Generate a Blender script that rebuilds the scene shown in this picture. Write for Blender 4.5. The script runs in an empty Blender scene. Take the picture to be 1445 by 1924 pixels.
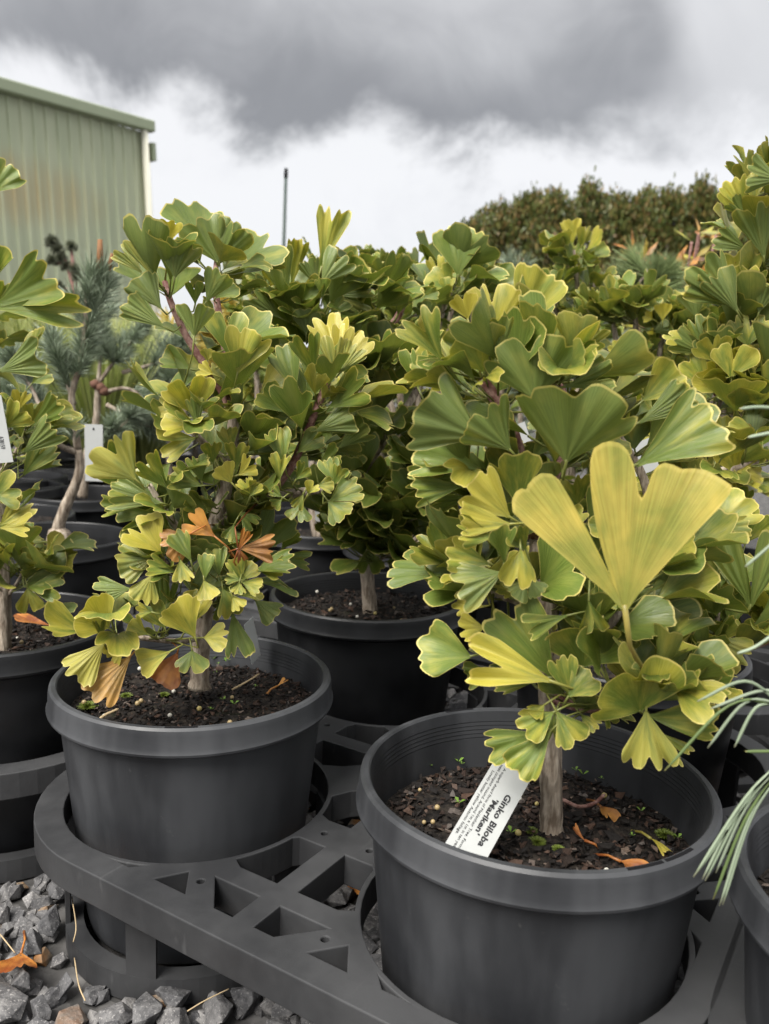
import bpy, bmesh, math, random
import numpy as np
from mathutils import Vector, Matrix, noise as mnoise
random.seed(7)
S = bpy.context.scene
C = S.collection
RAD = math.radians

# ---------------------------------------------------------------- camera
F_PX, PITCH, ROLL, CZ = 1600.0, RAD(9.128), RAD(2.212), 0.645
cam = bpy.data.cameras.new('camera'); camo = bpy.data.objects.new('camera', cam); C.objects.link(camo)
cp, sp, cr, sr = math.cos(PITCH), math.sin(PITCH), math.cos(ROLL), math.sin(ROLL)
FWD = Vector((0, cp, -sp)); R0 = Vector((1, 0, 0)); U0 = Vector((0, sp, cp))
XV = R0*cr + U0*sr; UP = U0*cr - R0*sr
camo.matrix_world = Matrix(((XV.x, UP.x, -FWD.x, 0), (XV.y, UP.y, -FWD.y, 0), (XV.z, UP.z, -FWD.z, CZ), (0, 0, 0, 1)))
cam.sensor_fit = 'VERTICAL'; cam.sensor_height = 24; cam.sensor_width = 24*769/1024
cam.lens = 24*F_PX/1924
cam.clip_start = 0.02; cam.clip_end = 600
cam.dof.use_dof = True; cam.dof.focus_distance = 0.86; cam.dof.aperture_fstop = 5.2
S.camera = camo
S.cycles.use_adaptive_sampling = True; S.cycles.adaptive_threshold = .025; S.cycles.max_bounces = 6; S.cycles.diffuse_bounces = 3; S.cycles.glossy_bounces = 3; S.cycles.transmission_bounces = 4
def ray(px, py):
    a, b = px-722.5, py-962
    u, v = (cr*a+sr*b)/F_PX, -(-sr*a+cr*b)/F_PX
    return R0*u + FWD + U0*v
def at(px, py, y):
    d = ray(px, py); return d*(y/d.y) + Vector((0, 0, CZ))
def onz(px, py, z):
    d = ray(px, py); return d*((z-CZ)/d.z) + Vector((0, 0, CZ))

# ---------------------------------------------------------------- world, sun, exposure
EXPO = 2.2
S.view_settings.view_transform = 'Standard'; S.view_settings.look = 'None'
S.view_settings.exposure = EXPO; S.view_settings.gamma = 1
SUN_EL, SUN_AZ = RAD(52), RAD(-140)      # azimuth from +Y towards +X: behind the camera, to the left
W = bpy.data.worlds.new('World'); S.world = W; W.use_nodes = True
nt = W.node_tree; nt.nodes.clear()
def N(t, typ, **kw):
    n = t.nodes.new(typ)
    for k, v in kw.items():
        if k == 'inp':
            for i, x in v.items(): n.inputs[i].default_value = x
        else: setattr(n, k, v)
    return n
def L(t, a, b): t.links.new(a, b)
def MATH(t, op, a, b=None, c=None, clamp=False):
    n = t.nodes.new('ShaderNodeMath'); n.operation = op; n.use_clamp = clamp
    for i, x in enumerate((a, b, c)):
        if x is None: continue
        if isinstance(x, (int, float)): n.inputs[i].default_value = x
        else: t.links.new(x, n.inputs[i])
    return n.outputs[0]
def SMOOTH(t, x, lo, hi, a=0.0, b=1.0):
    n = t.nodes.new('ShaderNodeMapRange'); n.interpolation_type = 'SMOOTHSTEP'
    t.links.new(x, n.inputs[0])
    for i, v in zip((1, 2, 3, 4), (lo, hi, a, b)): n.inputs[i].default_value = v
    return n.outputs[0]
def MIX(t, fac, a, b, blend='MIX'):
    n = t.nodes.new('ShaderNodeMix'); n.data_type = 'RGBA'; n.blend_type = blend; n.clamp_factor = True
    for i, x in ((0, fac), (6, a), (7, b)):
        if isinstance(x, (int, float)): n.inputs[i].default_value = x
        elif isinstance(x, tuple): n.inputs[i].default_value = x if len(x) == 4 else x+(1,)
        else: t.links.new(x, n.inputs[i])
    return n.outputs[2]
def NOISE(t, vec, scale, detail=3, rough=.55, dist=0.0):
    n = t.nodes.new('ShaderNodeTexNoise'); n.inputs['Scale'].default_value = scale
    n.inputs['Detail'].default_value = detail; n.inputs['Roughness'].default_value = rough; n.inputs['Distortion'].default_value = dist
    if vec is not None: t.links.new(vec, n.inputs['Vector'])
    return n.outputs['Fac']
g = 2**-EXPO
tc = N(nt, 'ShaderNodeTexCoord'); sx = N(nt, 'ShaderNodeSeparateXYZ'); L(nt, tc.outputs['Generated'], sx.inputs[0])
dx, dy, dz = sx.outputs
n3 = NOISE(nt, tc.outputs['Generated'], 5.0, 6, .58, .3)
az = MATH(nt, 'DIVIDE', dx, MATH(nt, 'MAXIMUM', MATH(nt, 'ABSOLUTE', dy), .05))
n5 = NOISE(nt, tc.outputs['Generated'], 9.0, 6, .55, .6)
# dark stratus deck with a ragged lower edge about 15 degrees up, brighter air under it; the deck thins to the right
m3 = MATH(nt, 'SUBTRACT', n3, .5)
edge = MATH(nt, 'ADD', dz, MATH(nt, 'MULTIPLY', m3, .20))
edge = MATH(nt, 'ADD', edge, MATH(nt, 'MULTIPLY', MATH(nt, 'ABSOLUTE', MATH(nt, 'SUBTRACT', az, .08)), -.04))
deck = SMOOTH(nt, MATH(nt, 'ADD', edge, MATH(nt, 'MULTIPLY', MATH(nt, 'SUBTRACT', n5, .5), .07)), .222, .275)
n4 = NOISE(nt, tc.outputs['Generated'], 3.2, 4, .5, .4)
thin = SMOOTH(nt, MATH(nt, 'ADD', az, MATH(nt, 'MULTIPLY', MATH(nt, 'SUBTRACT', n4, .5), .5)), .20, .36, 1, .42)
deck = MATH(nt, 'MULTIPLY', deck, thin)
hgt = MATH(nt, 'ADD', MATH(nt, 'ADD', dz, MATH(nt, 'MULTIPLY', MATH(nt, 'SUBTRACT', n4, .5), .34)), MATH(nt, 'MULTIPLY', MATH(nt, 'SUBTRACT', n5, .5), .16))
cd = MIX(nt, SMOOTH(nt, hgt, .24, .48), (.30*g, .30*g, .308*g), (.66*g, .66*g, .67*g))
low = MIX(nt, SMOOTH(nt, dz, .0, .20), (.80*g, .81*g, .84*g), (.93*g, .93*g, .94*g))
low = MIX(nt, SMOOTH(nt, n3, .50, .75, 0, .4), low, (.74*g, .745*g, .77*g))
cloud = MIX(nt, deck, low, cd)
# an overcast sky grows brighter towards the zenith
zen = SMOOTH(nt, dz, .40, .85, 1.0, 2.1)
zc = N(nt, 'ShaderNodeCombineXYZ')
for i in range(3): L(nt, zen, zc.inputs[i])
cloud = MIX(nt, 1.0, cloud, zc.outputs[0], 'MULTIPLY')
sky = N(nt, 'ShaderNodeTexSky'); sky.sky_type = 'NISHITA'; sky.sun_disc = False
sky.sun_elevation = SUN_EL; sky.sun_rotation = SUN_AZ
skyc = MIX(nt, 1.0, sky.outputs[0], (.07, .07, .07), 'MULTIPLY')
fin = MIX(nt, .96, skyc, cloud)
bg = N(nt, 'ShaderNodeBackground'); L(nt, fin, bg.inputs[0]); bg.inputs[1].default_value = 1.0
wo = N(nt, 'ShaderNodeOutputWorld'); L(nt, bg.outputs[0], wo.inputs[0])
sl = bpy.data.lights.new('sun', 'SUN'); sl.energy = 1.5; sl.angle = RAD(35); sl.color = (1, .965, .91)
so = bpy.data.objects.new('sun', sl); C.objects.link(so)
sd = Vector((math.sin(SUN_AZ)*math.cos(SUN_EL), math.cos(SUN_AZ)*math.cos(SUN_EL), math.sin(SUN_EL)))
so.rotation_euler = sd.to_track_quat('Z', 'Y').to_euler(); so.location = (-3, -3, 6)

# ---------------------------------------------------------------- object helpers
def tag(o, label=None, cat=None, group=None, kind=None):
    for k, v in (('label', label), ('category', cat), ('group', group), ('kind', kind)):
        if v: o[k] = v
    return o
def obj(name, me, mat=None, parent=None, M=None):
    o = bpy.data.objects.new(name, me); C.objects.link(o)
    if mat is not None and me is not None and not me.materials: me.materials.append(mat)
    if parent is not None: o.parent = parent
    if M is not None: o.matrix_basis = M
    return o
def empty(name, loc, label, cat, group=None, rz=0):
    o = bpy.data.objects.new(name, None); C.objects.link(o); o.empty_display_size = .05
    o.location = loc; o.rotation_euler = (0, 0, rz); tag(o, label, cat, group)
    return o
def mesh(name, v, f, uv=None, smooth=True):
    me = bpy.data.meshes.new(name); me.from_pydata([tuple(x) for x in v], [], [tuple(x) for x in f])
    if uv is not None:
        ul = me.uv_layers.new(name='UVMap')
        idx = np.empty(len(me.loops), dtype=np.int32); me.loops.foreach_get('vertex_index', idx)
        ul.data.foreach_set('uv', np.asarray(uv, dtype=np.float32)[idx].ravel())
    if smooth: me.polygons.foreach_set('use_smooth', [True]*len(me.polygons))
    me.update(); return me
def bm_mesh(name, bm, smooth=False):
    me = bpy.data.meshes.new(name); bm.normal_update(); bm.to_mesh(me); bm.free()
    if smooth: me.polygons.foreach_set('use_smooth', [True]*len(me.polygons))
    return me
def lathe(name, prof, seg=96, flute=None, smooth=True):
    v, f = [], []
    n = len(prof)
    for i in range(seg):
        a = 2*math.pi*i/seg; ca, sa = math.cos(a), math.sin(a)
        for j, (r, z) in enumerate(prof):
            q = r*(1+(flute(a, z) if flute else 0)); v.append((q*ca, q*sa, z))
    for i in range(seg):
        i2 = (i+1) % seg
        for j in range(n-1): f.append((i*n+j, i2*n+j, i2*n+j+1, i*n+j+1))
    return mesh(name, v, f, smooth=smooth)
def tube_data(pts, rad, seg=8, cap=True, wob=0.0, seed=0):
    pts = [Vector(p) for p in pts]; n = len(pts); v, f = [], []
    rnd = random.Random(seed)
    t = (pts[1]-pts[0]).normalized(); ref = Vector((0, 0, 1)) if abs(t.z) < .9 else Vector((1, 0, 0))
    s = t.cross(ref).normalized()
    for i, p in enumerate(pts):
        t = (pts[min(i+1, n-1)]-pts[max(i-1, 0)]).normalized()
        s = (s - t*s.dot(t)).normalized(); b = t.cross(s)
        r = rad[i] if not isinstance(rad, (int, float)) else rad
        for k in range(seg):
            a = 2*math.pi*k/seg; q = r*(1+wob*(rnd.random()-.5))
            v.append(p + s*(q*math.cos(a)) + b*(q*math.sin(a)))
    for i in range(n-1):
        for k in range(seg):
            k2 = (k+1) % seg; f.append((i*seg+k, i*seg+k2, (i+1)*seg+k2, (i+1)*seg+k))
    if cap:
        f.append(tuple(range(seg-1, -1, -1))); f.append(tuple((n-1)*seg+k for k in range(seg)))
    return v, f
def spline(pts, n=6):
    pts = [Vector(p) for p in pts]; out = []
    if len(pts) == 2: return [pts[0].lerp(pts[1], i/n) for i in range(n+1)]
    P = [pts[0]*2-pts[1]] + pts + [pts[-1]*2-pts[-2]]
    for i in range(1, len(P)-2):
        for k in range(n):
            t = k/n; a, b, c_, d = P[i-1], P[i], P[i+1], P[i+2]
            out.append(.5*((2*b)+(c_-a)*t+(2*a-5*b+4*c_-d)*t*t+(3*b-a-3*c_+d)*t**3))
    out.append(pts[-1]); return out
def join(parts):
    V, Fc = [], []
    for v, f in parts:
        o = len(V); V.extend(v); Fc.extend([tuple(i+o for i in q) for q in f])
    return V, Fc
def box_data(x0, x1, y0, y1, z0, z1):
    v = [(x, y, z) for z in (z0, z1) for y in (y0, y1) for x in (x0, x1)]
    return v, [(0, 2, 3, 1), (4, 5, 7, 6), (0, 1, 5, 4), (2, 6, 7, 3), (0, 4, 6, 2), (1, 3, 7, 5)]

# ---------------------------------------------------------------- materials
def mat(name, build, rough=.6, spec=.4):
    m = bpy.data.materials.new(name); m.use_nodes = True; t = m.node_tree
    b = t.nodes['Principled BSDF']; b.inputs['Roughness'].default_value = rough
    b.inputs['Specular IOR Level'].default_value = spec
    build(t, b); return m
def bump(t, b, h, dist, strength=1.0):
    n = t.nodes.new('ShaderNodeBump'); n.inputs['Distance'].default_value = dist; n.inputs['Strength'].default_value = strength
    t.links.new(h, n.inputs['Height']); t.links.new(n.outputs[0], b.inputs['Normal'])
def oc(t): return t.nodes.new('ShaderNodeTexCoord').outputs['Object']
def wp(t): return t.nodes.new('ShaderNodeNewGeometry').outputs['Position']
def scaled(t, vec, s, off=None):
    m = t.nodes.new('ShaderNodeMapping'); t.links.new(vec, m.inputs[0]); m.inputs['Scale'].default_value = s
    if off is not None: t.links.new(off, m.inputs['Location'])
    return m.outputs[0]
def rnd_of(t): return t.nodes.new('ShaderNodeObjectInfo').outputs['Random']

def leaf_build(t, b):
    oi = t.nodes.new('ShaderNodeObjectInfo'); uvn = t.nodes.new('ShaderNodeUVMap')
    su = t.nodes.new('ShaderNodeSeparateXYZ'); L(t, uvn.outputs[0], su.inputs[0]); u, v = su.outputs[0], su.outputs[1]
    sc = t.nodes.new('ShaderNodeSeparateColor'); L(t, oi.outputs['Color'], sc.inputs[0])
    ty, tb, br = sc.outputs; mg = oi.outputs['Alpha']
    rnd = oi.outputs['Random']; r50 = MATH(t, 'MULTIPLY', rnd, 57.0)
    def uvvec(su_, sv_):
        c = t.nodes.new('ShaderNodeCombineXYZ')
        L(t, MATH(t, 'MULTIPLY', u, su_), c.inputs[0]); L(t, MATH(t, 'MULTIPLY', v, sv_), c.inputs[1]); L(t, r50, c.inputs[2]); return c.outputs[0]
    vein = NOISE(t, uvvec(120, 2.2), 1.0, 1, .6)
    broad = NOISE(t, uvvec(5, 2.0), 1.0, 3, .55)
    blot = NOISE(t, wp(t), 34, 3, .6)
    green = MIX(t, SMOOTH(t, vein, .3, .7), (.094, .142, .022), (.155, .208, .038))
    green = MIX(t, SMOOTH(t, broad, .42, .75, 0, .6), green, (.235, .26, .055))
    yel = MIX(t, SMOOTH(t, vein, .3, .7), (.37, .33, .035), (.46, .40, .075))
    yf = MATH(t, 'ADD', MATH(t, 'MULTIPLY', ty, 1.25), MATH(t, 'MULTIPLY', MATH(t, 'SUBTRACT', broad, .5), 1.3))
    yf = MATH(t, 'ADD', yf, MATH(t, 'MULTIPLY', MATH(t, 'SUBTRACT', v, .6), .35))
    col = MIX(t, SMOOTH(t, yf, .30, 1.15), green, yel)
    # thin pale margin
    su2 = MATH(t, 'ABSOLUTE', MATH(t, 'SUBTRACT', MATH(t, 'MULTIPLY', u, 2), 1))
    m1 = SMOOTH(t, v, .968, .984)
    m2 = MATH(t, 'MULTIPLY', SMOOTH(t, su2, .972, .992), SMOOTH(t, v, .1, .3))
    mar = MATH(t, 'MULTIPLY', MATH(t, 'MAXIMUM', m1, m2), MATH(t, 'ADD', .55, MATH(t, 'MULTIPLY', broad, .7)), clamp=True)
    col = MIX(t, MATH(t, 'MULTIPLY', mar, MATH(t, 'MULTIPLY', mg, .85)), col, (.62, .52, .16))
    # petiole end
    col = MIX(t, SMOOTH(t, v, .0, .12, .7, 0), col, (.20, .20, .055))
    # autumn browns
    brn = MIX(t, SMOOTH(t, blot, .35, .65), (.27, .075, .024), (.62, .25, .055))
    col = MIX(t, MATH(t, 'MULTIPLY', tb, MATH(t, 'ADD', .75, MATH(t, 'MULTIPLY', broad, .5)), clamp=True), col, brn)
    # small rust spots and pale water marks
    vo = t.nodes.new('ShaderNodeTexVoronoi'); L(t, wp(t), vo.inputs['Vector']); vo.inputs['Scale'].default_value = 60
    sp_ = MATH(t, 'MULTIPLY', SMOOTH(t, vo.outputs['Distance'], .05, .10, 1, 0), SMOOTH(t, blot, .60, .66))
    col = MIX(t, MATH(t, 'MULTIPLY', sp_, .75), col, (.17, .085, .03))
    ge = t.nodes.new('ShaderNodeNewGeometry')
    col = MIX(t, MATH(t, 'MULTIPLY', ge.outputs['Backfacing'], .30), col, (.155, .185, .075))
    hs = t.nodes.new('ShaderNodeHueSaturation'); L(t, col, hs.inputs['Color']); L(t, MATH(t, 'MULTIPLY', br, MATH(t, 'ADD', .86, MATH(t, 'MULTIPLY', rnd, .3))), hs.inputs['Value'])
    hs.inputs['Saturation'].default_value = 1.0
    col = hs.outputs[0]
    L(t, col, b.inputs['Base Color'])
    L(t, SMOOTH(t, blot, .3, .7, .28, .48), b.inputs['Roughness'])
    bump(t, b, vein, .0007, .6)
    tr = t.nodes.new('ShaderNodeBsdfTranslucent'); tcol = MIX(t, 1.0, col, (1.25, 1.2, .55), 'MULTIPLY'); L(t, tcol, tr.inputs[0])
    ms = t.nodes.new('ShaderNodeMixShader'); ms.inputs[0].default_value = .24
    L(t, b.outputs[0], ms.inputs[1]); L(t, tr.outputs[0], ms.inputs[2]); L(t, ms.outputs[0], t.nodes['Material Output'].inputs[0])
M_LEAF = mat('ginkgo_leaf', leaf_build, .42, .45)

def plastic(t, b):
    p = oc(t); r = rnd_of(t)
    a = NOISE(t, scaled(t, p, (9, 9, 2.2)), 1.0, 4, .6); d = NOISE(t, p, 60, 3, .7); s_ = NOISE(t, scaled(t, p, (30, 30, 5)), 1.0, 2, .5)
    c = MIX(t, SMOOTH(t, a, .38, .64), (.020, .021, .0235), (.050, .052, .056))
    c = MIX(t, SMOOTH(t, s_, .58, .8, 0, .35), c, (.022, .023, .026))
    c = MIX(t, SMOOTH(t, d, .68, .8, 0, .25), c, (.12, .12, .115))
    hs = t.nodes.new('ShaderNodeHueSaturation'); L(t, c, hs.inputs['Color']); L(t, MATH(t, 'ADD', .8, MATH(t, 'MULTIPLY', r, .35)), hs.inputs['Value'])
    L(t, hs.outputs[0], b.inputs['Base Color']); L(t, SMOOTH(t, a, .3, .7, .40, .58), b.inputs['Roughness'])
    bump(t, b, d, .0004, .6)
M_POT = mat('dusty_pot_plastic', plastic, .5, .45)
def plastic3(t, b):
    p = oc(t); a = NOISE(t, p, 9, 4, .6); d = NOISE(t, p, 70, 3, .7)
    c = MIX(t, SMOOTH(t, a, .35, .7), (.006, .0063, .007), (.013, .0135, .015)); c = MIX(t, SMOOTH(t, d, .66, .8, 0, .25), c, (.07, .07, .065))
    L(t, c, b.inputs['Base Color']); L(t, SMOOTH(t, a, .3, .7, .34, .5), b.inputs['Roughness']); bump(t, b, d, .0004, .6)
M_POT_SHADED = mat('shaded_clean_pot_plastic', plastic3, .42, .45)  # cleaner plastic, its colour also blackened to stand for shade under the foliage
def plastic2(t, b):
    p = oc(t); a = NOISE(t, p, 7, 4, .6); d = NOISE(t, p, 90, 3, .7); sc_ = NOISE(t, scaled(t, p, (60, 6, 20)), 1, 2, .5)
    c = MIX(t, SMOOTH(t, a, .3, .7), (.022, .0225, .024), (.046, .0465, .048))
    c = MIX(t, SMOOTH(t, sc_, .66, .8, 0, .3), c, (.13, .13, .13))
    L(t, c, b.inputs['Base Color']); L(t, SMOOTH(t, a, .3, .7, .42, .6), b.inputs['Roughness']); bump(t, b, d, .0004, .6)
M_TRAY = mat('grey_tray_plastic', plastic2, .52, .4)
def soil_(t, b):
    p = oc(t); a = NOISE(t, p, 120, 4, .7); d = NOISE(t, p, 22, 3, .6)
    c = MIX(t, SMOOTH(t, a, .35, .7), (.006, .005, .0045), (.034, .027, .021))
    c = MIX(t, SMOOTH(t, d, .62, .75, 0, .35), c, (.03, .035, .012))
    L(t, c, b.inputs['Base Color']); bump(t, b, a, .004)
M_SOIL = mat('potting_mix', soil_, .9, .2)
def chipmat(t, b):
    p = wp(t); r = rnd_of(t); ge = t.nodes.new('ShaderNodeNewGeometry'); ri = ge.outputs['Random Per Island']
    ra = MATH(t, 'FRACT', MATH(t, 'ADD', ri, MATH(t, 'MULTIPLY', r, 7.3)))
    a = NOISE(t, p, 190, 3, .65)
    cr_ = t.nodes.new('ShaderNodeValToRGB'); L(t, ra, cr_.inputs[0]); e = cr_.color_ramp.elements
    e[0].position = 0; e[0].color = (.008, .0065, .006, 1); e[1].position = 1; e[1].color = (.14, .10, .075, 1)
    for po, c in ((.5, (.013, .0105, .009, 1)), (.74, (.032, .020, .015, 1)), (.88, (.070, .040, .027, 1)), (.95, (.085, .075, .068, 1))):
        q = e.new(po); q.color = c
    c = MIX(t, 1.0, cr_.outputs[0], MIX(t, a, (.55, .55, .55), (1.5, 1.5, 1.5)), 'MULTIPLY')
    L(t, c, b.inputs['Base Color']); bump(t, b, a, .002)
M_CHIP = mat('bark_chips', chipmat, .8, .25)
def stone_(t, b):
    p = wp(t); r = rnd_of(t); ge = t.nodes.new('ShaderNodeNewGeometry')
    ra = MATH(t, 'FRACT', MATH(t, 'ADD', ge.outputs['Random Per Island'], MATH(t, 'MULTIPLY', r, 5.7)))
    cv_ = t.nodes.new('ShaderNodeCombineXYZ'); L(t, MATH(t, 'MULTIPLY', ra, 40), cv_.inputs[0])
    q = t.nodes.new('ShaderNodeVectorMath'); q.operation = 'ADD'; L(t, p, q.inputs[0]); L(t, cv_.outputs[0], q.inputs[1])
    a = NOISE(t, q.outputs[0], 60, 5, .65); d = NOISE(t, q.outputs[0], 420, 2, .6); e = NOISE(t, q.outputs[0], 25, 3, .6)
    c = MIX(t, SMOOTH(t, a, .3, .72), (.065, .065, .067), (.21, .207, .203))
    c = MIX(t, SMOOTH(t, d, .58, .68, 0, .6), c, (.38, .37, .355))
    c = MIX(t, SMOOTH(t, d, .30, .40, .5, 0), c, (.04, .04, .045))
    w = MIX(t, SMOOTH(t, e, .4, .65), (.20, .16, .11), (.36, .17, .06))
    c = MIX(t, MATH(t, 'MULTIPLY', SMOOTH(t, ra, .91, .94), SMOOTH(t, e, .3, .5)), c, w)
    c = MIX(t, 1.0, c, MIX(t, MATH(t, 'FRACT', MATH(t, 'MULTIPLY', ra, 7.0)), (.55, .55, .57), (1.25, 1.22, 1.2)), 'MULTIPLY')
    L(t, c, b.inputs['Base Color']); bump(t, b, a, .004, .9)
M_STONE = mat('crushed_stone', stone_, .82, .3)
def bark_(t, b):
    p = oc(t); a = NOISE(t, scaled(t, p, (130, 130, 28)), 1, 4, .65); d = NOISE(t, p, 30, 3, .6)
    c = MIX(t, SMOOTH(t, a, .33, .68), (.14, .105, .075), (.46, .39, .31)); c = MIX(t, SMOOTH(t, d, .5, .75, 0, .5), c, (.19, .15, .11))
    L(t, c, b.inputs['Base Color']); bump(t, b, a, .004)
M_BARK = mat('grey_bark', bark_, .85, .2)
def twig_(t, b):
    p = oc(t); a = NOISE(t, p, 160, 3, .6)
    L(t, MIX(t, SMOOTH(t, a, .35, .7), (.13, .052, .040), (.33, .20, .165)), b.inputs['Base Color']); bump(t, b, a, .001)
M_TWIG = mat('reddish_twig', twig_, .6, .3)
def flat(name, c, rough=.6, spec=.3, var=.0, scale=30):
    def bld(t, b):
        if var:
            a = NOISE(t, oc(t), scale, 3, .6)
            L(t, MIX(t, a, tuple(x*(1-var) for x in c), tuple(x*(1+var) for x in c)), b.inputs['Base Color'])
        else: b.inputs['Base Color'].default_value = c+(1,)
    return mat(name, bld, rough, spec)
M_TAG = flat('white_tag_plastic', (.40, .41, .40), .35, .4, .05, 60)
M_INK = flat('black_ink', (.02, .02, .022), .5, .3)
M_BLACK = flat('black_and_slot_shade', (.008, .008, .009), .7, .1)
def needle_mat(name, c1, c2, c3):
    def bld(t, b):
        uvn = t.nodes.new('ShaderNodeUVMap'); s_ = t.nodes.new('ShaderNodeSeparateXYZ'); L(t, uvn.outputs[0], s_.inputs[0])
        c = MIX(t, s_.outputs[0], c1, c2); c = MIX(t, SMOOTH(t, s_.outputs[1], .93, 1.0, 0, .6), c, c3)
        r = rnd_of(t); hs = t.nodes.new('ShaderNodeHueSaturation'); L(t, c, hs.inputs['Color']); L(t, MATH(t, 'ADD', .8, MATH(t, 'MULTIPLY', r, .4)), hs.inputs['Value'])
        L(t, hs.outputs[0], b.inputs['Base Color'])
    return mat(name, bld, .5, .35)
M_BLUE = needle_mat('blue_pine_needles', (.12, .16, .095), (.36, .42, .31), (.30, .27, .17))
M_GRN = needle_mat('green_pine_needles', (.08, .12, .04), (.22, .27, .11), (.26, .22, .08))
M_GRASS = needle_mat('lime_grass', (.30, .36, .11), (.56, .60, .24), (.58, .54, .28))
M_YEL = needle_mat('golden_conifer', (.34, .28, .06), (.55, .42, .09), (.5, .35, .1))
# ---------------------------------------------------------------- the setting: ground and gravel
def groundmat(t, b):
    p = oc(t); vo = t.nodes.new('ShaderNodeTexVoronoi'); L(t, p, vo.inputs['Vector']); vo.inputs['Scale'].default_value = 26
    a = NOISE(t, p, 40, 4, .6)
    sc_ = t.nodes.new('ShaderNodeSeparateColor'); L(t, vo.outputs['Color'], sc_.inputs[0])
    c = MIX(t, sc_.outputs[0], (.04, .04, .042), (.11, .105, .10)); c = MIX(t, SMOOTH(t, vo.outputs['Distance'], .3, .6), c, (.02, .02, .02))
    c = MIX(t, a, c, (.13, .125, .12)); L(t, c, b.inputs['Base Color']); bump(t, b, vo.outputs['Distance'], .02)
M_GROUND = mat('gravel_yard', groundmat, .9, .2)
ground = obj('ground', mesh('ground', [(-300, -20, 0), (300, -20, 0), (300, 500, 0), (-300, 500, 0)], [(0, 1, 2, 3)], smooth=False), M_GROUND)
tag(ground, kind='structure')
def rock(seed):
    rnd = random.Random(seed); bm = bmesh.new()
    for i in range(12):
        d = Vector((rnd.gauss(0, 1), rnd.gauss(0, 1), rnd.gauss(0, 1))).normalized()
        d = Vector((d.x*rnd.uniform(.75, 1.1), d.y*rnd.uniform(.6, .95), d.z*rnd.uniform(.45, .8)))
        bm.verts.new(d)
    r = bmesh.ops.convex_hull(bm, input=bm.verts)
    bmesh.ops.delete(bm, geom=[e for e in r['geom_interior'] if isinstance(e, bmesh.types.BMVert)], context='VERTS')
    bmesh.ops.bevel(bm, geom=bm.edges[:], offset=.022, segments=1, affect='EDGES', clamp_overlap=True)
    return bm_mesh('stone', bm)
ROCKS = [rock(100+i) for i in range(14)]
for m_ in ROCKS: m_.materials.append(M_STONE)
A2, B2, O2 = Vector((.8498, -.5272)), Vector((.5272, .8498)), Vector((-.0337, .8308))
def tray_pt(u, v): q = O2 + A2*u + B2*v; return q
stone_spots = []
rs = random.Random(5)
grid = {}
def far_enough(x, y, d):
    i, j = int(x//.04), int(y//.04)
    return all((x-a)**2+(y-b)**2 > d*d for u in (-1, 0, 1) for v_ in (-1, 0, 1) for a, b in grid.get((i+u, j+v_), ()))
for _ in range(14000):          # a loose packing: no two stones closer than about one stone
    x, y = rs.uniform(-1.3, .95), rs.uniform(.42, 1.75)
    if abs(x) < .50*y+.25 and far_enough(x, y, .0285):
        grid.setdefault((int(x//.04), int(y//.04)), []).append((x, y)); stone_spots.append((x, y))
POTS = {'R': (.145, .720), 'L': (-.2125, .942), 'M': (-.021, 1.337), 'N': (.336, 1.115), 'S': (-.517, 1.121), 'T': (.428, .555),
        'P': (-.678, 1.710), 'Q': (-.824, 2.306)}
def covered(x, y):
    if any((x-a)**2+(y-b)**2 < .118**2 for a, b in POTS.values()): return True
    for tu, tv in ((.008, .203), (.752, .205), (-.745, .205)):      # tray pockets stand on the ground
        for hu in (-.21, .21):
            for hv in (-.21, .21):
                q = tray_pt(tu+hu, tv+hv)
                if (x-q.x)**2+(y-q.y)**2 < .155**2: return True
    return False
stone_spots = [q for q in stone_spots if not covered(*q)]
def vis(q):       # bare gravel showing at the lower left and between the pots first
    u = (Vector(q)-O2).dot(A2); v = (Vector(q)-O2).dot(B2)
    return q[1] + (0 if v < .12 else .6) + (.35 if u > .32 else 0)
stone_spots.sort(key=vis)
far = []
for i, (x, y) in enumerate(stone_spots):
    s_ = rs.choice((.018, .020, .0215, .0235, .0255, .028, .032))
    M = Matrix.Translation((x, y, rs.uniform(.008, .020))) @ Matrix.Rotation(rs.uniform(0, 6.28), 4, 'Z') @ Matrix.Rotation(rs.uniform(-.5, .5), 4, 'X') @ Matrix.Scale(s_, 4)
    me = ROCKS[rs.randrange(14)]
    if i < 300: obj('stone', me, None, ground, M)
    else: far.append(([M @ v.co for v in me.vertices], [tuple(p.vertices) for p in me.polygons]))
for _ in range(7000):            # smaller chips fill the gaps underneath
    x, y = rs.uniform(-1.3, .95), rs.uniform(.42, 1.75)
    if abs(x) > .50*y+.25 or covered(x, y): continue
    me = ROCKS[rs.randrange(14)]; M = Matrix.Translation((x, y, rs.uniform(.003, .010))) @ Matrix.Rotation(rs.uniform(0, 6.28), 4, 'Z') @ Matrix.Rotation(rs.uniform(-.6, .6), 4, 'X') @ Matrix.Scale(rs.uniform(.011, .018), 4)
    far.append(([M @ v.co for v in me.vertices], [tuple(p.vertices) for p in me.polygons]))
v, f = join(far)
tag(obj('loose_stones', mesh('loose_stones', v, f, smooth=False), M_STONE, ground), kind='stuff')

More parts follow.
